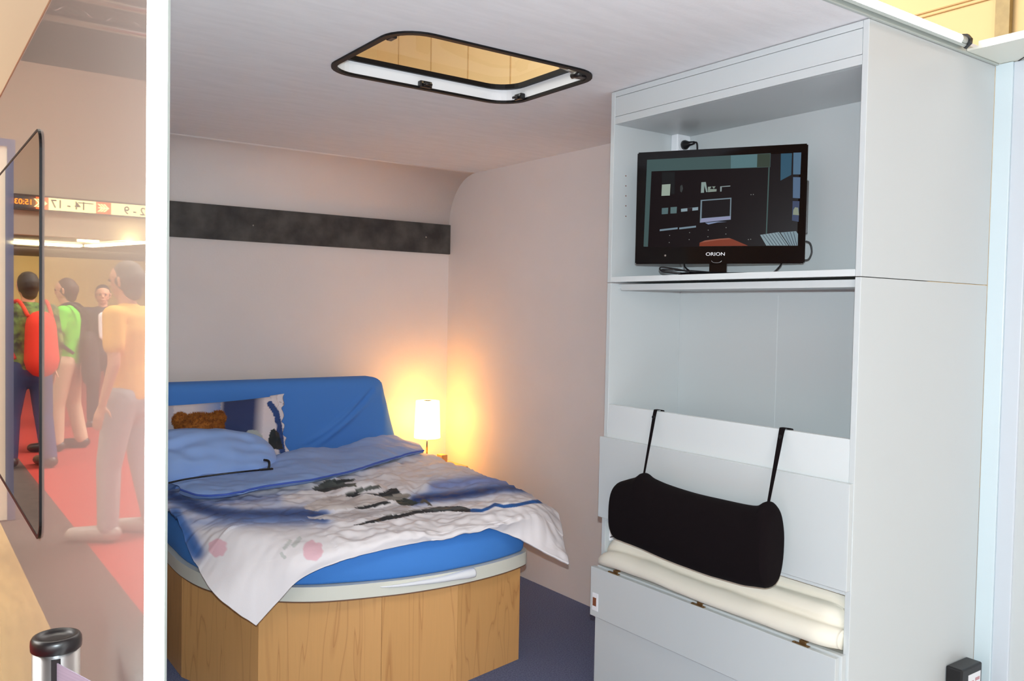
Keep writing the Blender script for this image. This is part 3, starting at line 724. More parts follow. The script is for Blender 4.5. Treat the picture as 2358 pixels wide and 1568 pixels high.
PL = dict(
    soft=[([(395, 1142), (440, 1162), (500, 1180), (560, 1187), (640, 1186), (700, 1184), (745, 1190)], 15, NAV, .9),
          ([(402, 1185), (425, 1225), (450, 1270)], 17, BLU, .9), ([(440, 1200), (480, 1205), (540, 1200), (620, 1200), (700, 1202)], 10, BLU, .4),
          ([(955, 1152), (1000, 1143), (1050, 1140), (1100, 1132), (1160, 1120), (1230, 1122)], 11, NAV, .97),
          ([(1000, 1120), (1060, 1112), (1120, 1105), (1190, 1104)], 12, lin(150, 160, 214)[:3], .7), ([(640, 1150), (560, 1150), (480, 1150)], 10, lin(190, 196, 226)[:3], .5)],
    hard=[([(1087, 1175), (1110, 1176), (1128, 1168), (1140, 1162), (1160, 1166), (1190, 1163), (1225, 1155), (1258, 1154), (1278, 1163), (1294, 1182)], 4.6, BLU)],
    blob=[([Q(*q) for q in P_], lin(*c_)[:3]) for P_, c_ in (
        ([(770, 810), (820, 785), (900, 755), (1150, 748), (1240, 780), (1180, 805), (1080, 825), (900, 832), (830, 838), (775, 825)], (214, 204, 200)),
        ([(1055, 822), (1150, 800), (1225, 782), (1250, 790), (1180, 812), (1090, 828)], (52, 52, 54)),
        ([(780, 872), (1000, 845), (1200, 820), (1300, 800), (1380, 820), (1300, 850), (1050, 880), (800, 882)], (206, 200, 202)),
        ([(820, 712), (850, 692), (890, 670), (950, 660), (1055, 660), (1046, 672), (990, 684), (1060, 682), (1062, 700), (1000, 704), (950, 720), (900, 716), (870, 730), (835, 726)], (96, 98, 92)),
        ([(930, 668), (1050, 662), (1030, 672), (950, 684)], (60, 62, 60)), ([(830, 724), (900, 708), (985, 700), (940, 722), (880, 732)], (66, 68, 66)),
        ([(1000, 742), (1060, 714), (1190, 692), (1200, 708), (1130, 722), (1060, 740), (1040, 760), (1010, 758)], (104, 106, 102)),
        ([(1015, 745), (1060, 730), (1090, 740), (1050, 762), (1015, 760)], (44, 46, 50)),
        ([(1100, 735), (1180, 745), (1250, 712), (1290, 712), (1310, 738), (1270, 752), (1220, 760), (1170, 752)], (50, 52, 54)),
        ([(1200, 758), (1290, 745), (1340, 735), (1368, 745), (1350, 770), (1290, 778), (1240, 775)], (150, 144, 136)),
        ([(1270, 780), (1330, 765), (1410, 790), (1370, 808), (1310, 805)], (58, 64, 62)),
        ([(1405, 790), (1430, 770), (1450, 775), (1480, 806), (1460, 808), (1440, 785), (1415, 798)], (90, 84, 76)),
        ([(1035, 917), (1150, 890), (1230, 865), (1330, 850), (1430, 830), (1520, 813), (1640, 810), (1710, 830), (1700, 843), (1560, 838), (1440, 846), (1330, 870), (1200, 894), (1090, 914)], (46, 48, 52)),
        ([(1210, 862), (1300, 842), (1430, 822), (1500, 812), (1440, 828), (1330, 848), (1230, 864)], (170, 166, 162)),
        ([(1430, 832), (1520, 816), (1640, 814), (1690, 826), (1600, 832), (1500, 834)], (84, 88, 88)))],
    rose=[((720, 1268), 25), ((502, 1262), 22)], leaf=[([(655, 1262), (668, 1246)], 4), ([(676, 1256), (690, 1240)], 5), ([(648, 1275), (655, 1284)], 4)])
def duvet_col(P):
    p = pr(P); c = WHT
    nz = 3*noise.noise(Vector((p[0]*.03, p[1]*.08, 3)))
    for L, wd, col, k in PL['soft']:
        d = dpl(p, L)+nz*.35; g_ = k*math.exp(-(max(d, 0)/(wd*1.25))**2); c = mixc(mixc(c, lin(128, 152, 204)[:3], min(1, g_*1.5)), col, max(0, g_*1.5-.45)/1.05)
    p_ = (p[0]+nz*1.2, p[1]+nz*.4)
    for poly, col in PL['blob']:
        if inpoly(p_, poly): c = col
    for L, wd, col in PL['hard']:
        d = dpl(p, L)+nz*.6
        if d < wd: c = mixc(c, col, min(1, (wd-d)/1.2))
    for (x, y), r in PL['rose']:
        d = math.hypot(p[0]-x, p[1]-y)+5*noise.noise(Vector((p[0]*.09, p[1]*.09, 0)))
        if d < r: c = mixc(c, lin(232, 190, 200)[:3], min(1, (r-d)/3))
    for L, wd in PL['leaf']:
        if dpl(p, L) < wd: c = mixc(c, lin(196, 200, 196)[:3], .8)
    return c
def paint(me, fn, off=Vector((0, 0, 0))):
    ca = me.color_attributes.new('print', 'FLOAT_COLOR', 'POINT')
    for i, v in enumerate(me.vertices): ca.data[i].color = tuple(fn(v.co+off))+(1,)
hem = [Vector((1.030, 2.875, .405)), Vector((1.120, 2.875, .450)), Vector((1.205, 2.872, .530))]
hem[0] = at(590, 1440, 'y', 2.955); hem[1] = at(640, 1385, 'y', 2.925); hem[2] = at(697, 1330, 'y', 2.885)
hem += [at(800, 1287, 'y', 2.850), at(930, 1257, 'y', 2.835), at(1055, 1231, 'y', 2.82), at(1110, 1213, 'y', 2.825), at(1190, 1238, 'y', 2.83), at(1312, 1296, 'y', 2.74)]
R0 = [Vector((x, 4.14+.15*(x-.92), z)) for x, z in ((.92, .64), (1.12, .645), (1.33, .65), (1.53, .66), (1.74, .68), (1.95, .70), (2.12, .72), (2.28, .72), (2.42, .70))]
R1 = [Vector((x, 3.98, z)) for x, z in ((.905, .67), (1.10, .685), (1.31, .69), (1.52, .695), (1.73, .70), (1.93, .705), (2.11, .71), (2.28, .71), (2.43, .69))]
R2 = [Vector((x, y, z)) for x, y, z in ((.900, 3.66, .675), (1.06, 3.64, .685), (1.27, 3.62, .68), (1.49, 3.60, .685), (1.71, 3.58, .69), (1.92, 3.56, .69), (2.11, 3.55, .695), (2.28, 3.54, .70), (2.415, 3.53, .675))]
R3 = [Vector((x, y, z)) for x, y, z in ((.905, 3.46, .640), (1.03, 3.36, .675), (1.24, 3.30, .67), (1.47, 3.27, .675), (1.70, 3.24, .68), (1.92, 3.22, .68), (2.11, 3.20, .685), (2.28, 3.19, .69), (2.40, 3.17, .655))]
R4 = [Vector((x, y, z)) for x, y, z in ((.905, 3.28, .555), (1.02, 3.16, .652), (1.22, 3.03, .662), (1.46, 2.985, .668), (1.69, 2.955, .672), (1.91, 2.94, .675), (2.10, 2.94, .680), (2.26, 2.94, .674), (2.385, 2.95, .615))]
R5 = [Vector((x, y, z)) for x, y, z in ((.925, 3.06, .475), (1.055, 2.99, .555), (1.205, 2.885, .612), (1.44, 2.855, .640), (1.67, 2.828, .648), (1.90, 2.815, .650), (2.07, 2.818, .655), (2.20, 2.835, .630), (2.335, 2.83, .530))]
GN = net([R0, R1, R2, R3, R4, R5, hem], 44, 52)
nr, nc = len(GN), len(GN[0])
for i in range(nr):
    for j in range(nc):
        p = GN[i][j]; a = i/(nr-1); b_ = j/(nc-1)
        e = min(1, (1-a)*12+.25)*min(1, a*6)
        dz = .012*(noise.noise(Vector((p.x*4.2, p.y*7, 0)))) + .008*noise.noise(Vector((p.x*9, p.y*17, 5)))+.006*noise.noise(Vector((p.x*26, p.y*34, 9)))+.007*(abs(noise.noise(Vector((p.x*11-p.y*8, p.y*16+p.x*4, 21))))-.2)-.010*abs(noise.noise(Vector((p.x*5+p.y*6, p.y*8-p.x*3, 12))))
        mid = math.exp(-((p.x-1.75)/.38)**2-((p.y-3.4)/.35)**2)
        dz += mid*.034*(abs(noise.noise(Vector((p.x*7+p.y*3, p.y*9, 2))))-.15)*1.5
        dz += .010*math.sin(p.x*9+1.5*math.sin(p.y*7))*math.exp(-((p.y-2.9)/.12)**2)*.6
        if p.y < 3.2 and p.x < 1.3: dz *= .35
        # dents left by the tied-down filling, softer at the hem
        dz *= 1.2
        GN[i][j] = p+Vector((0, -.35*dz if a > .8 else 0, dz*e))
dv = thing('duvet', 'rumpled white and blue printed duvet spread over the bed', 'duvet', (1.6, 3.6, .63))
bm = B(); grid(bm, GN)
o = obj('cover', bm, M['print'], dv, smooth=True); paint(o.data, duvet_col, wloc(dv))
for k, v in enumerate(o.data.vertices): pass
sm = o.modifiers.new('s', 'SOLIDIFY'); sm.thickness = .010; sm.offset = -1
# turned back pale blue underside
lowe = [(415, 1128), (458, 1141), (520, 1139), (600, 1122), (700, 1108), (800, 1087), (870, 1066), (930, 1048), (975, 1037)]
lz = [.705, .705, .712, .718, .722, .726, .73, .735, .735]
tope = [(385, 1116), (440, 1098), (510, 1088), (590, 1072), (680, 1032), (770, 1031), (850, 1008), (900, 1002), (958, 1022)]
ty = [3.92, 3.94, 4.0, 4.06, 4.16, 4.22, 4.28, 4.34, 4.36]
LO_ = [at(p[0], p[1], 'z', z) for p, z in zip(lowe, lz)]
TP_ = [at(p[0], p[1], 'y', y) for p, y in zip(tope, ty)]
mid1 = [a.lerp(b_, .12)+Vector((0, 0, .012)) for a, b_ in zip(LO_, TP_)]
mid2 = [a.lerp(b_, .6)+Vector((0, 0, .012)) for a, b_ in zip(LO_, TP_)]
bk = [p+Vector((.0, .10, -.07)) for p in TP_]; un = [p+Vector((0, .03, -.02)) for p in LO_]
GB = net([un, LO_, mid1, mid2, TP_, bk], 16, 26)
for i, row in enumerate(GB):
    for j, p in enumerate(row):
        row[j] = p+Vector((0, 0, .010*noise.noise(Vector((p.x*7, p.y*10, 3)))+.006*noise.noise(Vector((p.x*18+p.y*9, p.y*22, 7)))))*(1 if i > 16 else .3)
bm = B(); grid(bm, GB); tb = obj('turned_back_edge', bm, M['bluecot'], dv, smooth=True); tb['label'] = 'pale blue underside folded back'
sm = tb.modifiers.new('s', 'SOLIDIFY'); sm.thickness = .006; sm.offset = -1
bm = B(); tube(bm, [p+Vector((0, -.003, .002)) for p in GB[16]], .0045, 8); obj('piping', bm, mat('blue piping', lin(74, 104, 200), .7), dv)

# ------------------------------------------------------------------ pillows
def cushion(c, ux, uy, un_, hw, hh, th, nn=36, pinch=.12, wr=.008, seed=0, flange=0, rnd=0):
    """pillow: two domed sides meeting in a seam, corners drawn out"""
    bm = B(); sides = []
    for s in (1, -1):
        rows = []
        for i in range(nn+1):
            row = []
            for j in range(nn+1):
                u, v = -1+2*j/nn, -1+2*i/nn
                k = (1-pinch*(1-v*v)*abs(u)**6)*math.sqrt(1-rnd*v*v); l = (1-pinch*(1-u*u)*abs(v)**6)*math.sqrt(1-rnd*u*u)
                d = th*((1-abs(u)**2.4)*(1-abs(v)**2.4))**.55
                if flange and u > 1-flange: d *= 0
                p = Vector(c)+ux*(hw*u*k)+uy*(hh*v*l)+un_*(s*d)
                p += un_*(wr*noise.noise(Vector((u*3+seed, v*3, s)))*(1-abs(u)**4)*(1-abs(v)**4)*3)
                if flange and u > .8: p += uy*.006*math.sin(v*14)+ux*.006*math.sin(v*19)+un_*.004*math.sin(v*16)
                row.append(p)
            rows.append(row)
        sides.append(grid(bm, rows))
    bmesh.ops.remove_doubles(bm, verts=bm.verts, dist=1e-5)
    return bm
c = at(470, 985, 'y', 4.33)
ux = Vector((1, .03, .03)).normalized(); un_ = Vector((0, -1, .28)).normalized(); uy = un_.cross(ux); uy = uy if uy.z > 0 else -uy
bm = cushion((1.28, 4.35, .845), ux, uy, un_, .415, .185, .075, 130, wr=.006, seed=3, flange=.10, pinch=.07)
pp = obj('printed_pillow', bm, M['print'], smooth=True); tag(pp, 'white pillow with blue printed pattern leaning on the blue headboard', 'pillow')
def pill_col(P):
    p = pr(P); c = lin(226, 216, 220)[:3]
    xs = p[0]+.06*(p[1]-985)
    if 505 < xs < 605: c = mixc(c, lin(4, 40, 96)[:3], .97*min(1, (xs-500)/14)*min(1, max(0, (607-xs)/26)))
    if 440 < xs <= 505: c = mixc(c, lin(50, 116, 190)[:3], max(0, (xs-440)/65)*.8)
    if dpl(p, [(622, 930), (636, 950), (642, 980), (646, 1010), (650, 1040)]) < 7: c = lin(34, 70, 132)[:3]
    if inpoly(p, [(560, 1020), (562, 1002), (572, 990), (590, 990), (603, 1002), (612, 1034), (560, 1036)]): c = lin(176, 182, 180)[:3]
    if inpoly(p, [(568, 1008), (582, 1000), (584, 1012), (572, 1020)]): c = lin(60, 72, 66)[:3]
    if inpoly(p, [(618, 1035), (619, 1004), (624, 990), (632, 987), (642, 997), (653, 1034)]): c = lin(36, 44, 48)[:3]
    if p[0] < 400: c = lin(196, 190, 202)[:3]
    return c
paint(pp.data, pill_col)
ux = Vector((1, -.12, -.10)).normalized(); un_ = Vector((.05, -.75, .66)).normalized(); uy = un_.cross(ux).normalized(); uy = uy if uy.y > 0 else -uy
bm = cushion((1.19, 4.06, .785), ux, uy, un_, .33, .17, .095, 44, wr=.010, seed=8, pinch=.03, rnd=.42)
bp = obj('blue_pillow', bm, M['bluecot'], smooth=True); tag(bp, 'plump pale blue pillow in front of the teddy bear', 'pillow')

# black strap peeping out below the pillow
bm = B()
P = [at(px, py, 'z', z) for px, py, z in ((388, 1112, .735), (430, 1103, .745), (500, 1093, .755), (560, 1086, .765), (600, 1082, .775), (618, 1080, .78))]
tube(bm, smoothpts(P, 6), .004, 8)
e = P[-1]; tube(bm, smoothpts([e, e+Vector((.004, 0, .018)), e+Vector((.0, 0, .036)), e+Vector((-.022, -.004, .043))], 5), .0055, 8)
box(bm, e.x-.04, e.y-.008, e.z-.004, e.x+.02, e.y+.008, e.z+.004, bev=.002)
o = obj('black_cord', bm, M['black'], smooth=False); tag(o, 'black cord with an upright hooked end beside the blue pillow', 'cord')

# ------------------------------------------------------------------ teddy bear, seen from behind
tc = at(460, 985, 'y', 4.20)
tb_ = thing('teddy_bear', 'fluffy brown teddy bear seen from behind between the pillows', 'toy', (tc.x, 4.2, .68))
def furball(bm, c, r, sc=(1, 1, 1), n=2600, L=.016):
    c = Vector(c); s = bmesh.ops.create_icosphere(bm, subdivisions=4, radius=1)
    for v in s['verts']:
        d = v.co.copy(); v.co = c+Vector((d.x*sc[0], d.y*sc[1], d.z*sc[2]))*r*(1+.05*noise.noise(d*5))
    for _ in range(n):
        d = Vector((random.gauss(0, 1), random.gauss(0, 1), random.gauss(0, 1))).normalized()
        p = c+Vector((d.x*sc[0], d.y*sc[1], d.z*sc[2]))*r*.99
        t_ = d.cross(Vector((random.random()-.5, random.random()-.5, random.random()-.5))).normalized()
        q = (d+t_*random.uniform(-.6, .6)+Vector((0, 0, .1))).normalized()*L*random.uniform(.5, 1.1)
        a = bm.verts.new(p+t_*.0018); b_ = bm.verts.new(p-t_*.0018); e_ = bm.verts.new(p+q); bm.faces.new((a, b_, e_))
hc = Vector((tc.x, 4.20, .905))
bm = B(); furball(bm, hc, .098, (1.12, .85, .80), 5200); obj('head', bm, M['fur'], tb_)
for s in (-1, 1):
    bm = B(); furball(bm, hc+Vector((s*.088, .005, .052)), .034, (1, .7, 1), 1100, .013); obj('ear', bm, M['fur'], tb_)
bm = B(); furball(bm, hc+Vector((0, .01, -.13)), .092, (1.0, .8, .95), 900); obj('body', bm, M['fur'], tb_)

# ------------------------------------------------------------------ bedside table and lamp
ns = thing('bedside_table', 'small maple bedside table in the corner beneath the lit lamp', 'table', (2.66, 4.5, 0))
obj('carcass', bx(2.50, 4.34, 0, 2.80, 4.65, .54, bev=.003), M['wood1'], ns)
obj('table_top', bx(2.48, 4.33, .54, 2.81, 4.67, .565, bev=.004), M['wood2'], ns)
nb = bx(2.665, 4.40, .5655, 2.705, 4.46, .632, bev=.002)
o = obj('wooden_box', nb, M['wood3']); tag(o, 'little wooden box beside the foot of the bedside lamp', 'box')
lp = thing('table_lamp', 'lit bedside lamp with white drum shade on a steel stem', 'lamp', (2.64, 4.535, .565))
bm = B(); lathe(bm, (2.64, 4.535, .5652), [(0, 0), (.055, 0), (.055, .008), (.05, .012), (.008, .016), (0, .016)]); obj('base', bm, M['chrome'], lp)
bm = B(); tube(bm, [(2.64, 4.535, .578), (2.64, 4.535, .80)], .0055, 12); obj('stem', bm, M['chrome'], lp)
bm = B(); lathe(bm, (2.64, 4.535, .722), [(.079, 0), (.081, .003), (.072, .226), (.070, .228), (.069, .226), (.078, .004), (.079, 0)], 40); obj('shade', bm, M['shade'], lp)
bm = B(); lathe(bm, (2.64, 4.535, .944), [(0, .002), (.022, .002), (.022, .008), (0, .008)], 16)
for a in (0, 2.09, 4.19): tube(bm, [(2.64, 4.535, .948), (2.64+.070*math.cos(a), 4.535+.070*math.sin(a), .948)], .0015, 6)
obj('shade_fitter', bm, M['chrome'], lp)

# ------------------------------------------------------------------ barrier post with belt
bpz = thing('barrier_post', 'silver retractable belt barrier post with black cap in front of the glossy wall', 'barrier', (.220, 1.606, -.01))
cx, cy = .220, 1.606
bm = B(); lathe(bm, (cx, cy, 0), [(0, -.01), (.05, -.01), (.05, .02), (.0365, .03), (.0365, .918), (0, .918)], 40); obj('tube', bm, M['alu'], bpz)
bm = B(); lathe(bm, (cx, cy, 0), [(.0365, .917), (.039, .919), (.0395, .927), (.039, .935), (.036, .940), (.030, .942), (.026, .937), (.012, .935), (0, .935)], 40); obj('cap', bm, M['black'], bpz)
dv0 = Vector((-.15, -1, 0)).normalized()
bm = B(); s_ = dv0.cross(Vector((0, 0, 1)))
for a in (0,):
    p = Vector((cx, cy, 0))+dv0*.0335; vs = [bm.verts.new(p+s_*u+dv0*w_+Vector((0, 0, z))) for u in (-.007, .007) for w_ in (0, .007) for z in (.82, .912)]
    for f in [(0, 1, 3, 2), (4, 6, 7, 5), (0, 4, 5, 1), (2, 3, 7, 6), (0, 2, 6, 4), (1, 5, 7, 3)]: bm.faces.new([vs[i] for i in f])
obj('belt_slot', bm, M['black'], bpz)
bm = B()
b0 = Vector((cx, cy, 0))+dv0*.038+Vector((0, 0, 0)); b1 = Vector((.58, .55, 0))
for i in range(24):
    t0, t1 = i/24, (i+1)/24
    p0, p1 = b0.lerp(b1, t0), b0.lerp(b1, t1); sag = lambda t_: -.012*math.sin(PI*t_)
    bm.faces.new([bm.verts.new(v) for v in (p0+Vector((0, 0, .857+sag(t0))), p1+Vector((0, 0, .857+sag(t1))), p1+Vector((0, 0, .907+sag(t1))), p0+Vector((0, 0, .907+sag(t0))))])
bmesh.ops.remove_doubles(bm, verts=bm.verts, dist=1e-5)
o = obj('belt', bm, M['belt'], bpz); sm = o.modifiers.new('s', 'SOLIDIFY'); sm.thickness = .0015

# ------------------------------------------------------------------ the exhibition hall around
HZ = 8.0
struct('floor_stand', bx(.04, -2.5, -.06, 12, YC, -.02), mat('light grey stand floor', lin(232, 234, 236), .5))  # floor out of view, made pale to bounce light up to the ceiling
struct('floor_laminate_side', bx(.04, YC, -.06, XO+.0, 16, -.02), M['lam'])
struct('floor_hall', bx(-.36, -7, -.06, .04, 22, -.021), M['hallcarp'])
struct('floor_aisle', bx(-9, -7, -.06, -.36, 32, -.022), M['redcarp'])
struct('floor_hall_side', bx(XO, YB+.08, -.06, 8.2, 16.1, -.024), M['hallcarp'])
struct('floor_hall_front', bx(.04, -7, -.06, 12, -2.5, -.022), M['hallcarp'])
struct('wall_hall_right', bx(8, -7, 0, 8.1, 16, HZ), M['hallwall'])
struct('wall_hall_far', bx(-.15, 16, 0, 8, 16.1, HZ), M['hallwall'])
struct('wall_hall_left', bx(-9.1, -7, 0, -9, 32, HZ), M['hallwall2'])
struct('wall_hall_rear', bx(-9, -7.1, 0, 8, -7, HZ), M['hallwall2'])
bm = B(); y = 12.55
for k in range(-5, 13): box(bm, 7.985, y-k*1.26-.012, 0, 8, y-k*1.26+.012, HZ)
z_ = at(2160, 20, 'x', 8).z; box(bm, 7.985, -6.9, z_-.012, 8, 15.9, z_+.0); box(bm, 7.985, -6.9, z_-.05, 8, 15.9, z_-.04)
struct('trim_6', bm, M['seam'])
pa_, pb_ = at(2287, 50, 'x', 7.9), at(2320, 50, 'x', 7.9)
struct('trim_7', bx(7.93, pb_.y, 0, 7.99, pa_.y, HZ), M['galv'])
# ribbed hall ceiling
m, nt, b = new_mat('ribbed grey ceiling'); wv = nt.nodes.new('ShaderNodeTexWave'); wv.inputs['Scale'].default_value = 1.6; wv.bands_direction = 'Y'
tcn = nt.nodes.new('ShaderNodeTexCoord'); rp = nt.nodes.new('ShaderNodeValToRGB'); rp.color_ramp.elements[0].color = lin(48, 44, 42); rp.color_ramp.elements[1].color = lin(96, 90, 84)
nt.links.new(tcn.outputs['Object'], wv.inputs['Vector']); nt.links.new(wv.outputs['Fac'], rp.inputs[0]); nt.links.new(rp.outputs[0], b.inputs['Base Color'])
struct('ceiling_hall', bx(-9, -7, HZ, 8.1, 32, HZ+.1), m)
for k, y in enumerate((17.2, 18.9, 20.6)):
    bm = B(); tube(bm, [(-9, y, 7.55), (-.3, y, 7.55)], .11, 10)
    for x in range(9): tube(bm, [(-9+x, y, 7.55), (-8.5+x, y, 7.95)], .03, 6); tube(bm, [(-8.5+x, y, 7.95), (-8+x, y, 7.55)], .03, 6)
    struct('trim_8', bm, M['alu'] if k else M['plastic'])
# gallery front and what lies under it
struct('wall_gallery', bx(-9, 22, 3.02, -.15, 22.2, 6.85), M['hallwall2'])
struct('ceiling_gallery', bx(-9, 22.2, 3.02, -.15, 32, 3.12), M['hallgrey'])
struct('wall_under_gallery', bx(-9, 32, 0, -.15, 32.1, 3.1), M['olive'])
struct('wall_gallery_side', bx(-.15, 16.1, 0, -.05, 32, HZ), M['hallwall2'])
for i, (x0, x1) in enumerate(((-2.3, -.4),)):
    pass
def strip_lamp(name, x0, y0, x1, y1, z, label):
    o = obj(name, bx(x0, y0, z, x1, y1, z+.05), mat('lit strip', (1, 1, 1, 1), .5, emit=(1, .82, .42, 1), es=15)); tag(o, label, 'light', 'strip lights under the gallery'); return o
strip_lamp('strip_light', -3.2, 23.8, -.4, 24.25, 2.93, 'long strip light crossing under the hall gallery, reflected in the glossy wall')
o = obj('strip_light', prism(B(), [(-3.25, 23.8), (-4.0, 21.3), (-4.2, 21.3), (-3.45, 23.95)], 2.93, 2.98), bpy.data.materials['lit strip']); tag(o, 'strip light running forward from the right end of the long reflected one', 'light', 'strip lights under the gallery')
strip_lamp('strip_light', -3.35, 22.5, -2.9, 22.62, 2.97, 'short faint strip light above the long reflected one')
# direction sign
sg = thing('direction_sign', 'illuminated cream hall direction sign with orange arrow fields, reflected mirror-wise', 'sign', (-2.6, 21.8, 5.0))
def sxy(px, py):   # reflected pixel -> point on the plane y = 21.7 of the real hall
    q = at(px, py, 'y', 21.7); return Vector((2*XO-q.x, 21.7, q.z))
zt, zb = (sxy(100, 455).z+sxy(330, 473).z)/2, (sxy(100, 484).z+sxy(330, 498).z)/2
xe = [sxy(p, 470).x for p in (420, 256, 221, 112, 98, 36)]
em = lambda c, s: mat('backlit sign', lin(*c), .5, emit=lin(*c), es=s)
obj('sign_case', bx(xe[0]-.02, 21.702, zb-.04, xe[5]+.02, 21.80, zt+.04), M['hallgrey'], sg)
cr, og = em((255, 236, 160), 1.5), em((240, 100, 40), 1.1)
obj('cream_field', bx(xe[0], 21.695, zb, xe[1], 21.702, zt), cr, sg); obj('orange_field', bx(xe[1], 21.695, zb, xe[2], 21.702, zt), og, sg)
obj('cream_field', bx(xe[2], 21.695, zb, xe[3], 21.702, zt), cr, sg); obj('orange_field', bx(xe[3], 21.695, zb, xe[4]+.12, 21.702, zt), og, sg)
blk = mat('sign lettering', lin(60, 50, 40), .6); hh = zt-zb; zc = (zt+zb)/2
text('2 - 9', ((xe[1]*.68+xe[0]*.32), 21.69, zc-.02), (1, 0, 0), (0, 0, 1), hh*.95, blk, sg)
text('14 - 17', ((xe[2]*.42+xe[3]*.58), 21.69, zc), (1, 0, 0), (0, 0, 1), hh*.95, blk, sg)
for xq in (xe[1]*.30+xe[0]*.70, xe[2]*.78+xe[3]*.22): obj('faint_line', bx(xq-.16, 21.692, zc+hh*.25, xq+.16, 21.695, zc+hh*.32), blk, sg)
for xa, xb in ((xe[1], xe[2]), (xe[3], xe[4]+.12)):
    bm = B(); xm = (xa+xb)/2; w_ = (xb-xa)*.36
    box(bm, xm-w_, 21.688, zc-.012, xm+w_, 21.695, zc+.012)
    for dxx in (0, .06, .12):
        for s in (-1, 1):
            vs = [(xm-w_+dxx, zc), (xm-w_+.09+dxx, zc+s*.09), (xm-w_+.13+dxx, zc+s*.09), (xm-w_+.04+dxx, zc)]
            bm.faces.new([bm.verts.new((x, 21.687, z)) for x, z in vs])
    obj('arrow', bm, cr, sg)
obj('display_field', bx(xe[4]+.13, 21.695, zb, xe[5], 21.702, zt), M['black'], sg)
text('15:03', ((xe[4]+xe[5])/2+.1, 21.69, zc), (1, 0, 0), (0, 0, 1), hh*.62, em((255, 130, 20), 2), sg, name='display_digits')
# framed booth panel beside the vehicle
bp_ = thing('display_board', 'tall white board with grey-blue frame beside the vehicle, seen only as reflection', 'board', (.15, 6.87, -.02))
obj('board', bx(-.005, 6.86, -.015, XO-.02, 6.89, 2.57), M['white'], bp_)
obj('board_frame', bx(-.054, 6.85, -.018, -.005, 6.90, 2.62), M['frameblue'], bp_)
obj('top_frame', bx(-.005, 6.85, 2.57, XO-.02, 6.90, 2.62), M['frameblue'], bp_)

# ------------------------------------------------------------------ visitors in the hall (seen as reflections)
def cap(bm, a, b_, r0, r1, flat=1.0, side=None, n=14):
    a, b_ = Vector(a), Vector(b_); d = (b_-a); L = d.length; d = d/L if L > 1e-6 else Vector((0, 0, 1))
    if side is None: s, u = frame_of(d)
    else: s = Vector(side); s = (s-d*s.dot(d)).normalized(); u = d.cross(s)
    rings = []
    prof = [(-math.sin(t_)*r0, math.cos(t_)*r0) for t_ in (PI/2*.92, PI/3, PI/6)]+[(0, r0)]+[(L*k/4, r0+(r1-r0)*k/4) for k in (1, 2, 3)]+[(L, r1)]+[(L+math.sin(t_)*r1, math.cos(t_)*r1) for t_ in (PI/6, PI/3, PI/2*.92)]
    for h, r in prof: rings.append([bm.verts.new(a+d*h+s*r*math.cos(2*PI*j/n)+u*r*flat*math.sin(2*PI*j/n)) for j in range(n)])
    for p, q in zip(rings, rings[1:]):
        for j in range(n): bm.faces.new((p[j], p[(j+1) % n], q[(j+1) % n], q[j]))
    bm.faces.new(rings[0]); bm.faces.new(rings[-1])
def remesh(o, v=.012, it=4):
    r = o.modifiers.new('r', 'REMESH'); r.mode = 'VOXEL'; r.voxel_size = v; r.use_smooth_shade = True
    s = o.modifiers.new('m', 'SMOOTH'); s.factor = .5; s.iterations = it
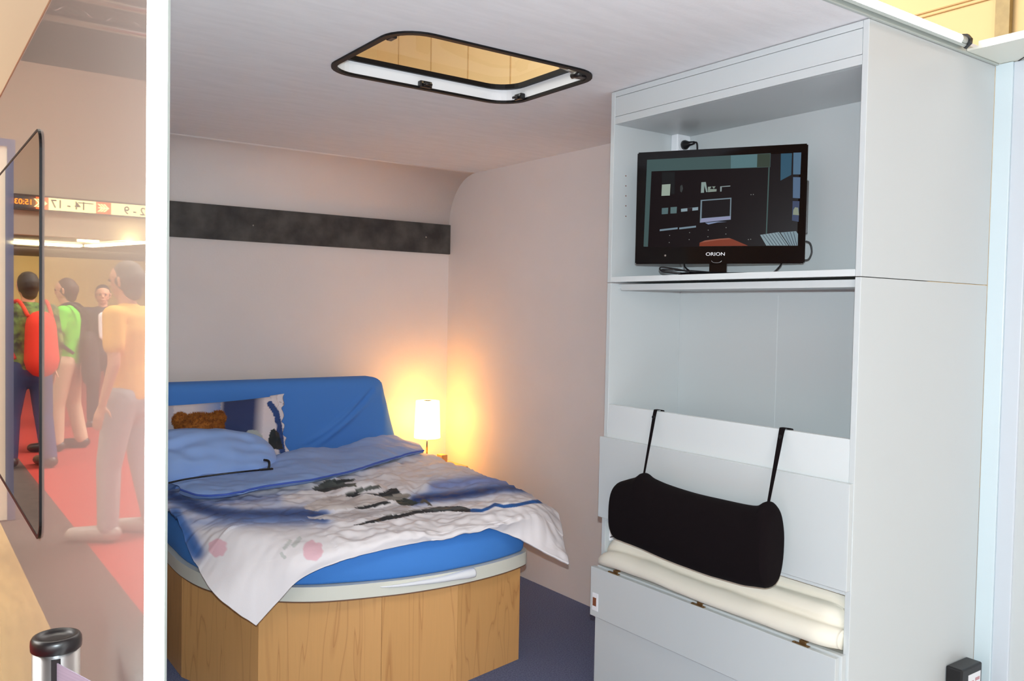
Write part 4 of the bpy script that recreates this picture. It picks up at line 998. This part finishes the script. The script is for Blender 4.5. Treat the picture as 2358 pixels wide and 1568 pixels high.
def person(label, loc, face, ht, shirt, trousers, hair, shoes, arms=('down', 'down'), sleeves='short', lean=0.0, stride=.05, bag=None, bagz=0):
    """face: heading angle of the body in the xy plane"""
    k = ht/1.80; f = Vector((math.cos(face), math.sin(face), 0)); s = Vector((f.y, -f.x, 0)); u = Vector((0, 0, 1)); O = Vector(loc)
    t = thing('person', label, 'person', loc, 'visitors in the hall')
    P = lambda a, b_, c_: O+(f*a+s*b_+u*c_)*k     # forward, right, up
    ln = lambda z: lean*max(0, z-.95)
    hip, kn, an = .92, .49, .085
    J = {}
    for sg_, nm in ((-1, 'L'), (1, 'R')):
        st_ = stride*sg_
        J[nm] = dict(h=P(0, .095*sg_, hip), k=P(st_*.5+.02, .11*sg_, kn), a=P(st_*.9-.02, .12*sg_, an), t=P(st_*.9+.17, .135*sg_, .035))
        sh = P(ln(1.45), .195*sg_, 1.45)
        ar = arms[0 if sg_ < 0 else 1]
        if ar == 'down': el, wr = P(ln(1.2)-.03, .245*sg_, 1.15), P(ln(1.0)+.04, .25*sg_, .90)
        elif ar == 'forward': el, wr = P(ln(1.2)+.10, .24*sg_, 1.19), P(ln(1.2)+.34, .16*sg_, 1.10)
        else: el, wr = P(ln(1.2)+.04, .25*sg_, 1.17), P(ln(1.2)+.22, .10*sg_, 1.18)
        J[nm].update(s=sh, e=el, w=wr)
    hd = P(ln(1.66)+.02, 0, 1.665); nk = P(ln(1.5), 0, 1.50)
    bm = B()
    cap(bm, P(0, 0, .95), P(ln(1.1), 0, 1.12), .15*k, .135*k, .68, s); cap(bm, P(ln(1.1), 0, 1.12), P(ln(1.38), 0, 1.36), .135*k, .165*k, .64, s)
    cap(bm, nk-u*.06*k, hd, .056*k, .058*k)
    cap(bm, hd+f*.0*k-u*.015*k, hd+u*.035*k, .078*k, .088*k, 1.15, s); cap(bm, hd+f*.03*k-u*.075*k, hd+f*.03*k-u*.02*k, .045*k, .062*k)   # skull, jaw
    cap(bm, hd+f*.098*k-u*.02*k, hd+f*.085*k+u*.015*k, .013*k, .009*k)                                                      # nose
    cap(bm, hd+f*.083*k-u*.058*k-s*.018*k, hd+f*.083*k-u*.058*k+s*.018*k, .008*k, .008*k)                                    # lips
    for sg_ in (-1, 1): cap(bm, hd+s*.082*k*sg_-u*.02*k, hd+s*.088*k*sg_+u*.018*k, .012*k, .014*k)                          # ears
    for nm in 'LR':
        j = J[nm]; sg_ = -1 if nm == 'L' else 1
        cap(bm, j['h'], j['k'], .088*k, .058*k); cap(bm, j['k'], j['a'], .056*k, .036*k); cap(bm, j['a'], j['t'], .034*k, .022*k, .8)
        cap(bm, P(ln(1.45), .12*sg_, 1.44), j['s'], .06*k, .056*k); cap(bm, j['s'], j['e'], .050*k, .038*k); cap(bm, j['e'], j['w'], .038*k, .025*k)
        dh = (j['w']-j['e']).normalized(); pn = s*sg_
        if abs(dh.z) > .7: ax = f
        else: ax = u
        pc = j['w']+dh*.085*k
        cap(bm, j['w'], pc, .024*k, .036*k, .45, ax)
        for q, (off, ln_) in enumerate(((-.028, .075), (-.010, .085), (.009, .080), (.026, .062))):
            a = pc+ax*off*k+dh*.01*k; m1 = a+dh*ln_*.55*k-pn*.006*k; cap(bm, a, m1, .0090*k, .0082*k, n=8); cap(bm, m1, m1+(dh*.8-pn*.45)*ln_*.5*k, .0082*k, .0070*k, n=8)
        tb0 = j['w']+dh*.03*k-ax*.028*k; cap(bm, tb0, tb0+(dh*.6-ax*.8)*.035*k, .012*k, .010*k, n=8); cap(bm, tb0+(dh*.6-ax*.8)*.035*k, tb0+(dh*.95-ax*.9)*.055*k, .010*k, .008*k, n=8)
    body = obj('body', bm, M['skin'], t); remesh(body, .0085*k, 2)
    for sg_ in (-1, 1):
        bm = B(); cap(bm, hd+f*.088*k+s*.031*k*sg_+u*.012*k, hd+f*.0885*k+s*.034*k*sg_+u*.012*k, .010*k, .010*k, n=10); obj('eye', bm, M['hair'], t)
    bm = B()   # hair
    cap(bm, hd-f*.026*k+u*.02*k, hd-f*.014*k+u*.055*k, .100*k, .090*k, 1.08, s); cap(bm, hd-f*.042*k-u*.055*k, hd-f*.04*k+u*.0*k, .068*k, .082*k)
    o = obj('hair', bm, hair, t); remesh(o, .011*k, 3)
    bm = B()   # top
    cap(bm, P(0, 0, .93), P(ln(1.1), 0, 1.10), .172*k, .158*k, .74, s); cap(bm, P(ln(1.1), 0, 1.10), P(ln(1.38), 0, 1.36), .158*k, .185*k, .68, s); cap(bm, P(0, 0, .90), P(0, 0, .93), .165*k, .172*k, .74, s)
    cap(bm, P(ln(1.5), -.06, 1.475), P(ln(1.5), .06, 1.475), .055*k, .055*k)
    for nm in 'LR':
        j = J[nm]; sg_ = -1 if nm == 'L' else 1
        cap(bm, P(ln(1.45), .10*sg_, 1.44), j['s'], .075*k, .070*k)
        if sleeves == 'short': cap(bm, j['s'], j['s'].lerp(j['e'], .62), .068*k, .066*k)
        else: cap(bm, j['s'], j['e'], .066*k, .052*k); cap(bm, j['e'], j['e'].lerp(j['w'], .92), .052*k, .040*k)
    o = obj('shirt', bm, shirt, t); remesh(o, .014*k, 3)
    bm = B()
    cap(bm, P(0, 0, .90), P(0, 0, .99), .165*k, .160*k, .76, s)
    for nm in 'LR': j = J[nm]; cap(bm, j['h'], j['k'], .105*k, .078*k); cap(bm, j['k'], j['a']+u*.01*k, .076*k, .066*k)
    o = obj('trousers', bm, trousers, t); remesh(o, .014*k, 3)
    for nm in 'LR':
        j = J[nm]; bm = B(); cap(bm, j['a']-u*.025*k-f*.03*k, j['t']+f*.03*k+u*.012*k, .056*k, .046*k, .95); 
        for v in bm.verts: v.co.z = max(v.co.z, O.z+.001)
        o = obj('shoe', bm, shoes, t, smooth=True)
    if bag:
        bm = B(); c0 = P(ln(1.25)-.23, 0, 1.0-bagz); c1 = P(ln(1.25)-.21, 0, 1.32-bagz); cap(bm, c0, c1, .15*k, .13*k, .62, s)
        for sg_ in (-1, 1):
            tube(bm, smoothpts([P(ln(1.4)-.20, .10*sg_, 1.40), P(ln(1.45)-.05, .12*sg_, 1.54), P(ln(1.4)+.11, .13*sg_, 1.42), P(ln(1.2)+.12, .15*sg_, 1.22), P(ln(1.1)-.10, .17*sg_, 1.02)], 5), .017*k, 8)
        o = obj('backpack', bm, bag, t, smooth=True)
    return t, J, P
cm = lambda nme, c, r=.85, **k: mat(nme, lin(*c), r, **k)
khaki, jean, dark, ljean = cm('khaki cotton', (206, 176, 146)), cm('blue denim', (40, 60, 104)), cm('dark wool', (44, 40, 44)), cm('pale grey denim', (168, 174, 178))
green, yel, plaid, suit = cm('green polo', (96, 214, 50)), cm('yellow shirt', (246, 190, 90)), cm('dark plaid', (40, 48, 36), var=.8, vscale=16, vcol=lin(120, 150, 70)), cm('dark jacket', (54, 54, 66))
blkf, redf, shoeb, shoeg = cm('black nylon', (40, 34, 38)), cm('red nylon', (210, 44, 22)), cm('dark leather', (40, 34, 32), .4), cm('grey trainer', (170, 164, 158), .3)
mir = lambda p: (2*XO-p[0], p[1], -.022)
t1, J1, P1 = person('person in a green polo shirt and beige trousers with black backpack, arm forward', mir((1.46, 9.93)), math.radians(22), 1.78, green, khaki, M['hairb'], shoeb, ('forward', 'bent'), bag=blkf, bagz=.20, stride=.10)
t2, J2, P2 = person('person in a yellow t-shirt and pale jeans, nearest in the reflection', mir((1.235, 5.98)), math.radians(38), 1.80, yel, ljean, mat('grey hair', lin(104, 96, 90), .8), shoeg, ('down', 'down'), stride=.10)
t3, J3, P3 = person('person in a dark jacket over a white shirt, facing the vehicle', mir((2.12, 11.73)), math.radians(-80), 1.76, suit, dark, M['hair'], shoeb, ('down', 'down'), sleeves='long', stride=.06)
bm = B(); cap(bm, P3(.135, 0, 1.15), P3(.125, 0, 1.40), .05, .06, .35, (1, 0, 0)); o = obj('shirt_front', bm, M['plastic'], t3); remesh(o, .012, 2)
t4, J4, P4 = person('person in a dark plaid shirt and blue jeans carrying a red backpack', mir((1.01, 9.0)), math.radians(70), 1.80, plaid, jean, M['hair'], shoeb, ('down', 'bent'), sleeves='long', bag=redf, stride=.12)
